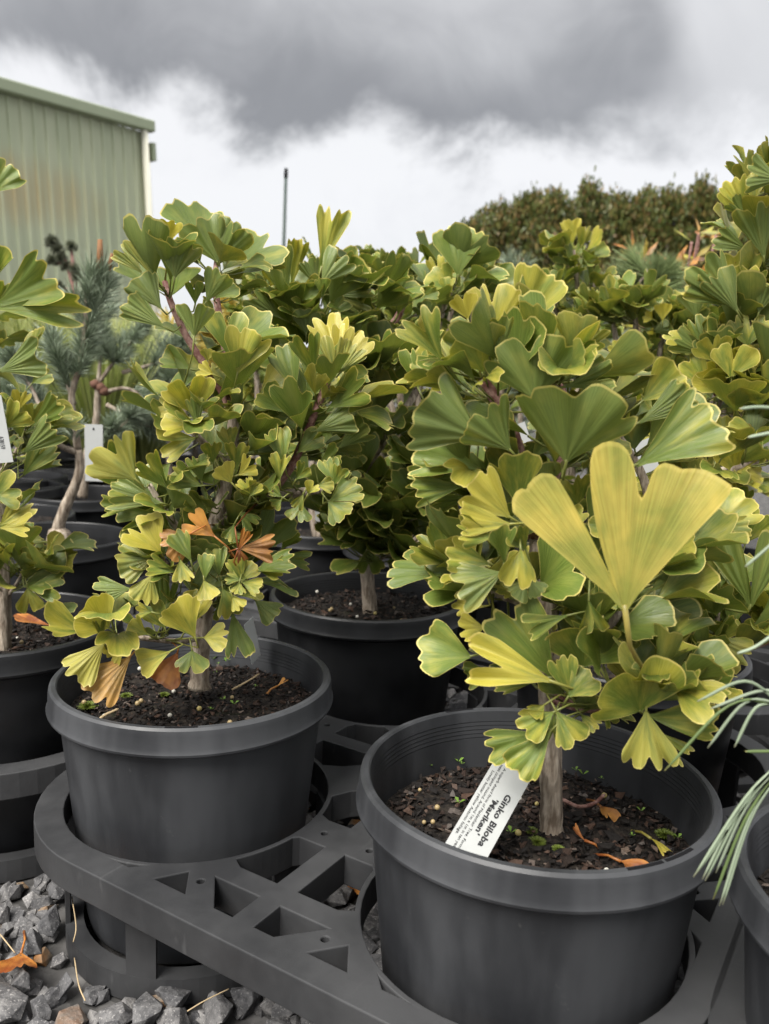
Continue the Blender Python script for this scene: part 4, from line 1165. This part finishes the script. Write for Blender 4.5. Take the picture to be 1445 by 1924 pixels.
v, f = tube_data([P1.w((112, 1036)), P1.w((110, 1015)), P1.w((112, 998)), P1.w((113, 990))], [.024, .022, .020, .008], 10, True, .35); obj('graft_union', mesh('graft_union', v, f), M_BARK, P1.root)
a1 = P1.limb([(147, 845), (140, 800, .0), (135, 740, .0), (150, 690, 0), (158, 640, 0), (162, 590, 0), (165, 540, 0)], .008, .005)
a2 = P1.limb([(145, 850), (110, 835, -.03), (90, 800, -.06), (60, 730, -.05), (30, 690, -.05)], .006, .003)
a3 = P1.limb([(140, 760), (120, 705, .0), (105, 665, 0)], .005, .003)
for P_, n_, s_ in ((a1, 15, .75), (a2, 8, .7), (a3, 6, .75)): P1.tufts_on(P_, n_, s_)
for q in ((140, 830, 140, 770), (60, 720, 70, 660), (100, 670, 105, 620), (175, 600, 185, 540), (165, 545, 175, 485), (180, 540, 200, 490), (190, 570, 205, 520), (150, 600, 140, 555), (85, 760, 60, 730)): P1.tuft(q[:2], q[2:], .85)
v, f = tube_data([P1.w((187, 505)), P1.w((188, 478)), P1.w((188, 450))], [.007, .006, .0045], 8, True, .2); obj('candle', mesh('candle', v, f), CANDLE, P1.root)
v, f = tube_data([P1.w((204, 510)), P1.w((208, 492)), P1.w((211, 476))], [.005, .004, .003], 8, True, .2); obj('candle', mesh('candle', v, f), CANDLE, P1.root)
P2 = Pine(POTS['Q'], 'bushy blue pine with brown cones behind the curved-trunk pine', 32, .045)
P2.limb([(155, 935), (158, 900), (165, 850), (180, 800), (185, 720)], .014, .009, 'trunk')
for br, n_ in (([(180, 800), (215, 810, -.05), (240, 790, -.08)], 12), ([(185, 740), (240, 730, 0), (285, 760, 0)], 12), ([(185, 720), (230, 660, 0), (270, 620, 0)], 16), ([(185, 720), (190, 660, 0), (195, 600, 0)], 12), ([(200, 760), (280, 800, .0), (330, 780, 0)], 12), ([(230, 700), (300, 680, 0), (340, 650, 0)], 14)):
    P2.tufts_on(P2.limb(br, .006, .003), n_*2//3, 1.0)
for q in ((190, 728), (180, 722), (196, 735)):
    v, f = tube_data([P2.w((q[0], q[1]+9)), P2.w((q[0], q[1]+4)), P2.w((q[0], q[1]-4)), P2.w((q[0], q[1]-9))], [.006, .016, .014, .004], 9, True, .5); obj('cone', mesh('cone', v, f), CONE, P2.root)
def simple_pine(px, yd, top, lab, seed, g=False, spread=60, n=26, sc=1.4):
    n = n*2//3; sc *= .85
    x = at(px, 900, yd).x; p = Pine((x, yd), lab, seed)
    tp = at(px, top, yd)-p.loc; r = random.Random(seed)
    P = spline([Vector((0, 0, .24)), Vector((r.uniform(-.02, .02), 0, .4)), tp*.8+Vector((.02, 0, 0)), tp-Vector((0, 0, .05*sc))], 6); v, f = tube_data(P, [.012-.008*i/(len(P)-1) for i in range(len(P))], 7); obj('trunk', mesh('trunk', v, f), M_BARK, p.root)
    p.tufts_on(P, n, sc, g)
    for i in range(7):
        b0 = P[r.randrange(len(P)//2, len(P))]; a = r.uniform(0, 6.28); w_ = spread*yd/F_PX*r.uniform(.5, 1)
        e = b0+Vector((math.cos(a)*w_, math.sin(a)*w_, r.uniform(.03, .10))); e.z = min(e.z, tp.z-.13); Q = spline([b0, b0.lerp(e, .5)+Vector((0, 0, .02)), e], 4)
        v, f = tube_data(Q, .004, 6); obj('branch', mesh('branch', v, f), M_BARK, p.root); p.tufts_on(Q, 6, sc, g)
    return p
simple_pine(975, 2.7, 486, 'blue-green pine spire behind the top of the printed-tag ginkgo', 41, False, 25, 20, 1.2)
simple_pine(1218, 2.5, 472, 'green long-needled pine below the bronze hedge', 42, True, 35, 16, 1.15)
simple_pine(1050, 3.0, 560, 'low grey-blue pine behind the upright ginkgo', 43, False, 90, 26, 1.6)
simple_pine(320, 2.9, 640, 'blue pine behind the orange-leaved ginkgo', 44, False, 90, 20, 1.3)
simple_pine(10, 2.4, 690, 'blue pine half out of view behind the slim-trunked ginkgo', 45, False, 60, 14, 1.2)
simple_pine(250, 3.6, 640, 'small dark pine behind the cone-bearing blue pine', 46, True, 90, 30, 1.6)
simple_pine(880, 3.4, 560, 'dark green pine behind the first bronze tree\'s nearest ginkgo', 47, True, 110, 30, 1.8)
simple_pine(420, 3.9, 620, 'dark green pine in front of the low building', 48, True, 120, 34, 1.9)
simple_pine(1300, 3.4, 560, 'dark green pine behind the tall ginkgo', 49, True, 120, 30, 1.8)
simple_pine(690, 3.3, 560, 'blue pine behind the dark third-row ginkgo', 50, False, 110, 34, 1.8)
def clump(px, yd, top, lab, seed, m_, n=900, rad_=.25, cat='potted plant', width=.0022):
    x = at(px, 900, yd).x; h = at(px, top, yd).z; r = empty('ornamental_grass', (x, yd, 0), lab, 'potted grass')
    add_pot(r, .04, nchip=60, nbig=0, seed=seed, seg=48)
    me = needles('blades', seed, n, h-.26, .62, width, .02, .12, 4); tag(obj('blades', me, m_, r, Matrix.Translation((0, 0, .26))), kind='stuff')
clump(75, 3.0, 545, 'wide pale lime grass clump in front of the shed', 61, M_GRASS, 3000, width=.0035)
clump(190, 2.9, 560, 'pale lime grass behind the curved-trunk pine', 62, M_GRASS, 2200, width=.0032)
clump(-20, 2.9, 560, 'pale lime grass beside the wide lime clump, partly out of view', 63, M_GRASS, 2200, width=.0032)
clump(270, 3.1, 585, 'pale lime grass behind the cone-bearing blue pine', 64, M_GRASS, 2200, width=.0032)
# golden conifer and bronze shrub
def tuft_shrub(px, yd, top, lab, seed, m_, n=30, name='golden_conifer', sc=1.0, w=.16):
    x = at(px, 900, yd).x; h = at(px, top, yd).z; r = empty(name, (x, yd, 0), lab, 'potted plant'); rnd = random.Random(seed); add_pot(r, .04, nchip=60, nbig=0, seed=seed, seg=48)
    v, f = tube_data([(0, 0, .24), (.01, 0, h*.6), (0, 0, h*.9)], [.012, .009, .004], 7); obj('stem', mesh('stem', v, f), M_BARK, r)
    mes = [needles('spray', seed+i, 90, .07, 1.2, .004, .05, 0) for i in range(2)]
    for m1 in mes: m1.materials.append(m_)
    for i in range(n):
        z = h*rnd.uniform(.5, .93); a = rnd.uniform(0, 6.28); q = Vector((math.cos(a)*w*rnd.random(), math.sin(a)*w*rnd.random(), z)); put('spray', rnd.choice(mes), None, r, q, q+Vector((math.cos(a), math.sin(a), 1)), sc*rnd.uniform(.7, 1.2))
tuft_shrub(452, 2.9, 560, 'golden yellow conifer glowing beyond the orange-leaved ginkgo', 71, M_YEL, 34)
tuft_shrub(365, 3.3, 590, 'smaller golden conifer behind the orange-leaved ginkgo stem', 72, M_YEL, 26)
# shrub with autumn leaves
def autumn(px, yd, top, lab, seed):
    x = at(px, 900, yd).x; h = at(px, top, yd).z; r = empty('autumn_shrub', (x, yd, 0), lab, 'potted plant'); rnd = random.Random(seed); add_pot(r, .04, nchip=60, nbig=0, seed=seed, seg=48)
    for i in range(9):
        a = rnd.uniform(0, 6.28); e = Vector((math.cos(a)*rnd.uniform(.04, .16), math.sin(a)*.12, h*rnd.uniform(.82, 1.0)))
        Q = spline([Vector((0, 0, .24)), e*.6+Vector((0, 0, .06)), e], 5); v, f = tube_data(Q, .004, 6); obj('stem', mesh('stem', v, f), M_TWIG, r)
        for k in range(16):
            b0 = Q[rnd.randrange(5, len(Q))]; d = Vector((rnd.gauss(0, 1), rnd.gauss(0, 1), rnd.gauss(.3, .6))).normalized()
            v = [b0, b0+d*.035+Vector((0, .008, .008)), b0+d*.075, b0+d*.035+Vector((.008, -.008, -.008))]
            o = obj('leaf', mesh('leaf', v, [(0, 1, 2, 3)], [(.5, .2), (.3, .6), (.5, .9), (.7, .6)], False), M_LEAF, r); o.color = (.7, rnd.choice((0, .3, .8, 1)), 1.0, 1)
autumn(1225, 2.9, 432, 'shrub with pinkish brown autumn leaves below the hedge', 81)
# cloud-pruned topiary
x = at(118, 900, 4.2); top = empty('cloud_pruned_conifer', (x.x, 4.2, 0), 'dark cloud-pruned conifer with ball clumps before the shed wall', 'tree')
add_pot(top, .04, nchip=60, nbig=0, seed=91, seg=48)
tl = Vector((x.x, 4.2, 0)); M_TOP = needle_mat('dark_conifer', (.11, .125, .08), (.22, .235, .16), (.2, .2, .15))
def topi(px, py, r, i):
    me = needles('clump', 300+i, 420, r, 2.6, .006, .0, 0, 1); me.materials.append(M_TOP); o = obj('clump', me, None, top, Matrix.Translation(at(px, py, 4.2)-tl)); return at(px, py, 4.2)-tl
pts = [topi(px, py, r*4.2/F_PX, i) for i, (px, py, r) in enumerate(((98, 455, 15), (108, 470, 13), (134, 463, 12), (98, 490, 13), (115, 485, 12), (124, 500, 12), (140, 505, 11), (146, 520, 13), (112, 540, 13)))]
v, f = tube_data([(0, 0, .24), at(142, 600, 4.2)-tl, at(141, 540, 4.2)-tl, at(128, 500, 4.2)-tl, pts[0]], [.03, .022, .018, .012, .006], 8); obj('trunk', mesh('trunk', v, f), M_TWIG, top)
v, f = tube_data([at(141, 540, 4.2)-tl, pts[2]], [.012, .006], 7); obj('branch', mesh('branch', v, f), M_TWIG, top)
for k_, q_ in ((3, (128, 500)), (8, (141, 545))):
    v, f = tube_data([at(q_[0], q_[1], 4.2)-tl, pts[k_]], [.009, .005], 7); obj('branch', mesh('branch', v, f), M_TWIG, top)
# two more small pots seen between stems at the left
for px, py, lb, sd_ in ((25, 893, 'small spare black pot of mulch behind the pine pots', 95), (5, 965, 'black pot of mulch beside the curved-trunk pine pot', 96), (160, 872, 'black pot in shadow beyond the cone-bearing pine', 97)):
    q = onz(px, py, H); e_ = empty('nursery_pot', (q.x, q.y, 0), lb, 'pot'); add_pot(e_, .03, nchip=200, nbig=0, seed=sd_, seg=64)
# pine in the right foreground pot: long needles reach into view
T_ = Pine(POTS['T'], 'pine whose long blue-green needles hang over the printed-tag pot\'s rim', 33, .05, dusty=True)
T_.limb([(1560, 1720, 0), (1560, 1500, 0), (1545, 1330, 0)], .010, .007, 'trunk')
tw = T_.limb([(1548, 1380, 0), (1520, 1350, -.02), (1490, 1330, -.03), (1465, 1320, -.035)], .005, .004)
tw2 = T_.limb([(1555, 1500, 0), (1520, 1470, -.02), (1490, 1440, -.03), (1470, 1430, -.035)], .005, .004)
def long_needle(pts, w=.0011, d=-.035, g=0.3):
    P = spline([T_.w((a, b_, d)) for a, b_ in pts], 6); n = len(P); v, f = tube_data(P, [w]*(n-2)+[w*.8, w*.4], 5)
    uv = [(g, (i//5)/(n-1)) for i in range(len(v))]
    o = obj('needle', mesh('needle', v, f, uv), M_BLUE if g > .2 else M_GRN, T_.root)
for i, pts in enumerate((((1466, 1322), (1400, 1280), (1310, 1318)), ((1470, 1300), (1420, 1300), (1335, 1332)), ((1466, 1322), (1400, 1320), (1330, 1405)), ((1466, 1322), (1420, 1330), (1380, 1404)),
        ((1470, 1180), (1420, 1215), (1385, 1228)), ((1468, 1432), (1400, 1500), (1303, 1648)), ((1468, 1434), (1405, 1500), (1325, 1655)), ((1468, 1436), (1400, 1520), (1345, 1640)), ((1470, 1440), (1410, 1530), (1352, 1702)), ((1472, 1442), (1410, 1540), (1358, 1700)), ((1470, 1438), (1398, 1515), (1310, 1640)), ((1470, 1428), (1390, 1515), (1320, 1652)), ((1475, 1000), (1430, 1040), (1400, 1065)), ((1480, 770), (1430, 765), (1390, 768)), ((1480, 808), (1440, 815), (1405, 822)))):
    long_needle(pts, g=.25+.35*((i*37 % 10)/10))
for pts in (((1466, 1322), (1370, 1325), (1249, 1448)), ((1470, 1440), (1400, 1540), (1340, 1690)), ((1480, 1412), (1440, 1412), (1400, 1412))): long_needle(pts, g=.1)
# ---------------------------------------------------------------- plant tags
def text_mesh(s_, size, bold=0.0, align='LEFT'):
    cu_ = bpy.data.curves.new('lettering', 'FONT'); cu_.body = s_; cu_.size = size; cu_.align_x = align; cu_.offset = bold; cu_.extrude = .00005; cu_.resolution_u = 2
    o = bpy.data.objects.new('tmp', cu_); C.objects.link(o)
    me = bpy.data.meshes.new_from_object(o.evaluated_get(bpy.context.evaluated_depsgraph_get())); bpy.data.objects.remove(o); me.materials.clear(); me.materials.append(M_INK); me.name = 'lettering'
    return me
def make_tag(label, c00, c10, c01, hole=False, text=True):
    """c00 start corner (top line, line start), c10 along the reading direction, c01 down the page; all world points"""
    X = c10-c00; Yd = c01-c00; w, h = X.length, Yd.length; X = X.normalized(); Yd = (Yd-X*Yd.dot(X)).normalized(); Z = X.cross(-Yd).normalized()
    M = Matrix(((X.x, -Yd.x, Z.x, c00.x), (X.y, -Yd.y, Z.y, c00.y), (X.z, -Yd.z, Z.z, c00.z), (0, 0, 0, 1)))
    r = empty('plant_tag', (0, 0, 0), label, 'plant tag', 'white plant tags'); r.matrix_world = M
    v, f = box_data(0, w, -h, 0, -.0006, 0); obj('card', mesh('card', v, f, smooth=False), M_TAG, r)
    if hole: obj('eyelet', mesh('eyelet', *tube_data([(w*.08, -h*.5, -.0004), (w*.08, -h*.5, .0006)], h*.06, 12)), M_BLACK, r)
    return r, w, h
def letter(r, s_, x, y, size, bold=0, wmax=None):
    me = text_mesh(s_, size, bold); o = obj('lettering', me, None, r, Matrix.Translation((x, y, .0004)))
    if wmax:
        xs = [q.co.x for q in me.vertices]; k = wmax/max(1e-6, max(xs)-min(xs)); o.scale = (k, 1, 1)
    return o
# main tag in the right pot: lies on the soil, its lower end behind the front rim
ya, zb = .0, 0
c_tr = at(1012, 1438, .700); c_tl = at(941, 1408, .705)          # upper end of the card
c_br = onz(905, 1640, H-.038); c_bl = onz(823, 1602, H-.036)
dirn = (c_br-c_tr).lerp(c_bl-c_tl, .5).normalized(); wid = (c_tl-c_tr); wid = (wid-dirn*wid.dot(dirn)).normalized()*.0345
r, w, h = make_tag('white printed plant tag with bold black lettering leaning on the pot rim', c_tr, c_tr+dirn*.128, c_tr+wid)
letter(r, 'Ginko Biloba', w*.30, -h*.34, h*.215, .00022, w*.40)
letter(r, "'Mariken'", w*.375, -h*.55, h*.19, .0002, w*.27)
letter(r, 'A superb dwarf form of Maidenhair Tree. Forms a', w*.16, -h*.70, h*.10, 0, w*.66)
letter(r, 'neat compact mound. Around 1m x 1m in ten years.', w*.15, -h*.81, h*.10, 0, w*.68)
letter(r, 'Lovely butter yellow Autumn foliage.', w*.22, -h*.92, h*.10, 0, w*.50)
letter(r, 'A38159', w*.80, -h*.22, h*.13, 0, w*.17)
# edge-on tag at the back of the left pot
p0 = at(458, 1175, 1.03); make_tag('white tag seen nearly edge-on in the orange-leaved ginkgo\'s pot', p0, p0+Vector((.010, .004, -.052)), p0+Vector((.007, .028, .002)))
# cut-off tag at the left edge
p0 = at(2, 742, 1.02); r, w, h = make_tag('white hanging tag with small number on the slim-trunked ginkgo', p0, p0+(at(25, 868, 1.02)-p0), p0+Vector((-.03, .01, -.004)))
letter(r, 'A38159', w*.60, -h*.45, h*.30, 0, w*.19)
p0 = at(193, 798, 1.66); make_tag('white swing tag with punched hole hanging on the curved-trunk pine', p0, p0+(at(194, 905, 1.66)-p0), p0+(at(160, 806, 1.66)-p0), hole=True)
p0 = at(1222, 822, 1.0); make_tag('white blank tag half hidden behind the huge pale leaf', p0, at(1240, 880, 1.0), at(1178, 842, 1.0))
p0 = at(986, 792, 1.05); make_tag('small white tag corner behind the upper stem of the printed-tag ginkgo', p0, at(1000, 835, 1.05), at(965, 800, 1.05))
p0 = at(608, 958, 1.44); r, w, h = make_tag('small white tag with fine print hanging under the middle ginkgo', p0, at(610, 990, 1.44), at(592, 961, 1.44))

# ---------------------------------------------------------------- things lying on the soil
def soil_leaf(plant, px, py, tx, ty, zz, A, name, lab, col, k=1.3, seed=1):
    b0, t0 = onz(px, py, zz), onz(tx, ty, zz+.006)
    Y = t0-b0; me = leaf_mesh(seed, RAD(A), k, Y.length, [Vector((0, .001, 0)), Vector((0, -Y.length*.5, .002)), Vector((Y.length*.1, -Y.length*1.0, 0))], rad=.0011)
    o = obj(name, me, None, None, Matrix.Translation(b0) @ frame(Y, Vector((0, 0, 1)))); o.color = col; tag(o, lab, 'fallen leaf', 'fallen leaves'); return o
zR, zL, zS = R_.sz+.012, L_.sz+.012, S_.sz+.014
soil_leaf(R_, 1165, 1618, 1212, 1632, zR, 42, 'fallen_leaf', 'brown curled fallen leaf by the front rim of the printed-tag pot', (.5, 1, .9, 1))
soil_leaf(R_, 1100, 1580, 1070, 1562, zR, 30, 'fallen_leaf', 'reddish brown fallen leaf beside the printed-tag ginkgo\'s trunk', (.5, 1, .8, 1), 1.5, 2)
soil_leaf(R_, 1128, 1515, 1150, 1528, zR, 28, 'fallen_leaf', 'orange leaf scrap beside the forked twig', (.6, .8, 1.1, 1), 1.4, 3)
soil_leaf(R_, 1222, 1575, 1255, 1590, zR, 14, 'fallen_leaf', 'narrow yellow leaf strip on the printed-tag pot\'s soil', (1, .1, 1.1, 1), 1.2, 4)
soil_leaf(L_, 520, 1290, 540, 1276, zL, 20, 'fallen_leaf', 'small orange leaf on soil beside the pale dry stalk', (.8, .8, 1.3, 1), 1.2, 5)
soil_leaf(S_, 95, 1175, 25, 1170, zS, 34, 'fallen_leaf', 'rusty orange fallen leaf in the slim-trunked ginkgo pot', (.6, 1, 1.1, 1), 1.2, 6)
def twig(name, pts, zz, r0, lab, m_=M_TWIG):
    P = spline([onz(a, b_, zz+dz_) for a, b_, dz_ in pts], 5); v, f = tube_data([q-P[0] for q in P], [r0]*(len(P)-1)+[r0*.4], 6, True, .3)
    o = obj(name, mesh(name, v, f), m_, None, Matrix.Translation(P[0])); tag(o, lab, 'twig')
STRAW = flat('straw', (.42, .32, .19), .7, .2, .2, 90)
twig('twig', [(1056, 1502, .004), (1085, 1515, .006), (1115, 1510, .006), (1137, 1492, .01)], zR, .0018, 'forked brown twig lying by the printed-tag ginkgo\'s trunk')
twig('dry_stalk', [(436, 1296, .0), (462, 1282, .008), (487, 1266, .014)], zL, .0012, 'pale dry stalk lying on the orange-leaved ginkgo\'s soil', STRAW)
twig('straw', [(188, 1350, .0), (205, 1340, .002), (223, 1332, .004)], zL, .0016, 'flat straw piece under the drooping orange-brown leaf', STRAW)
def pellets(plant, n, seed):
    rnd = random.Random(seed)
    for i in range(n):
        r, a = .13*math.sqrt(rnd.random()), rnd.uniform(0, 6.28); s_ = rnd.uniform(.0018, .0032)
        me = PEL[rnd.randrange(3)]
        obj('fertiliser_pellet', me, None, plant.soil, Matrix.Translation((r*math.cos(a), r*math.sin(a), plant.sz+.012)) @ Matrix.Scale(s_, 4))
PEL = []
for c in ((.42, .34, .13), (.5, .48, .42), (.32, .24, .12)):
    bm = bmesh.new(); bmesh.ops.create_icosphere(bm, subdivisions=2, radius=1); m_ = bm_mesh('pellet', bm, True); m_.materials.append(flat('pellet', c, .4, .4)); PEL.append(m_)
for p_, n_ in ((R_, 16), (L_, 14), (M_, 14), (S_, 5)): pellets(p_, n_, n_+3)
# moss cushions and seedlings
M_MOSS = needle_mat('moss', (.06, .09, .01), (.16, .20, .03), (.2, .25, .05))
mo = needles('moss', 5, 420, .8, 1.55, .05, 0, 0, 1); mo.materials.append(M_MOSS)
for p_, q, s_ in ((L_, (237, 1302, zL), .010), (L_, (308, 1300, zL), .009), (L_, (165, 1322, zL), .015), (L_, (395, 1325, zL), .005), (L_, (360, 1290, zL), .007), (R_, (1250, 1562, zR), .012), (R_, (1010, 1575, zR), .011), (R_, (1000, 1555, zR), .009), (R_, (1050, 1588, zR), .008)):
    w_ = onz(*q)-p_.loc; obj('moss', mo, None, p_.soil, Matrix.Translation(w_+Vector((0, 0, -.004))) @ Matrix.Diagonal((s_, s_, s_*.45, 1)))
M_SEED = flat('seedling_green', (.13, .22, .035), .5, .3, .2, 90)
sv = []
for a in (0, 2.1, 4.2): sv.append(([(0, 0, 0), (math.cos(a)*.6-.3*math.sin(a), math.sin(a)*.6+.3*math.cos(a), .5), (math.cos(a)*1.0, math.sin(a)*1.0, .55), (math.cos(a)*.6+.3*math.sin(a), math.sin(a)*.6-.3*math.cos(a), .5)], [(0, 1, 2, 3)]))
sm = mesh('seedling', *join(sv)); sm.materials.append(M_SEED)
for p_, pts, zz in ((R_, ((790, 1432), (806, 1436), (862, 1428), (868, 1432), (1082, 1444), (1096, 1452), (1188, 1566), (1275, 1570), (862, 1505), (1130, 1460), (1205, 1520), (960, 1560)), zR), (L_, ((397, 1330), (420, 1312), (440, 1320), (480, 1287), (460, 1358), (400, 1235), (410, 1245), (415, 1232), (425, 1240), (405, 1262)), zL)):
    for i, (a, b_) in enumerate(pts): obj('seedling', sm, None, p_.soil, Matrix.Translation(onz(a, b_, zz)-p_.loc+Vector((0, 0, -.002))) @ Matrix.Rotation(i*1.3, 4, 'Z') @ Matrix.Scale(.0035+.0015*(i % 3), 4))
# raised black strips standing for the shade inside slots moulded in the rims
for p_, degs in ((R_, (112, 292, 305)), (L_, (278,))):
    for d_ in degs:
        v, f = arc_wall(.1512, .1545, RAD(d_-6), RAD(d_+6), H-.001, H+.0004, 6); obj('rim_slot_shade', mesh('rim_slot_shade', v, f, smooth=False), M_BLACK, p_.root)
# dead leaves and stray needles among the stones
for i, (a, b_, c_, d_, lab) in enumerate(((40, 1790, 25, 1835, 'rusty dead leaf lying on the open grey stones'), (650, 1640, 690, 1665, 'rust leaf on the stones under the tray'),)):
    o = soil_leaf(None, a, b_, c_, d_, .03, 34, 'fallen_leaf', lab, (.6, 1, 1.2, 1), 1.03, 24+i)
for i, pts in enumerate((((140, 1800, .04), (148, 1850, .05), (160, 1880, .05)), ((135, 1685, .05), (143, 1740, .06), (138, 1770, .05)), ((352, 1900, .04), (385, 1880, .045), (430, 1858, .05)), ((0, 1755, .04), (12, 1770, .045), (28, 1790, .04)))):
    P = spline([onz(a, b_, z_) for a, b_, z_ in pts], 5); v, f = tube_data([q-P[0] for q in P], .0007, 5)
    tag(obj('dry_needle', mesh('dry_needle', v, f), STRAW, None, Matrix.Translation(P[0])), ('dry needle beside the foot of the tray pocket', 'dry needle hanging under the rounded tray corner', 'dry needle in front of the pocket base', 'dry needle near the rusty dead leaf')[i], 'needle', 'dry needles on the stones')
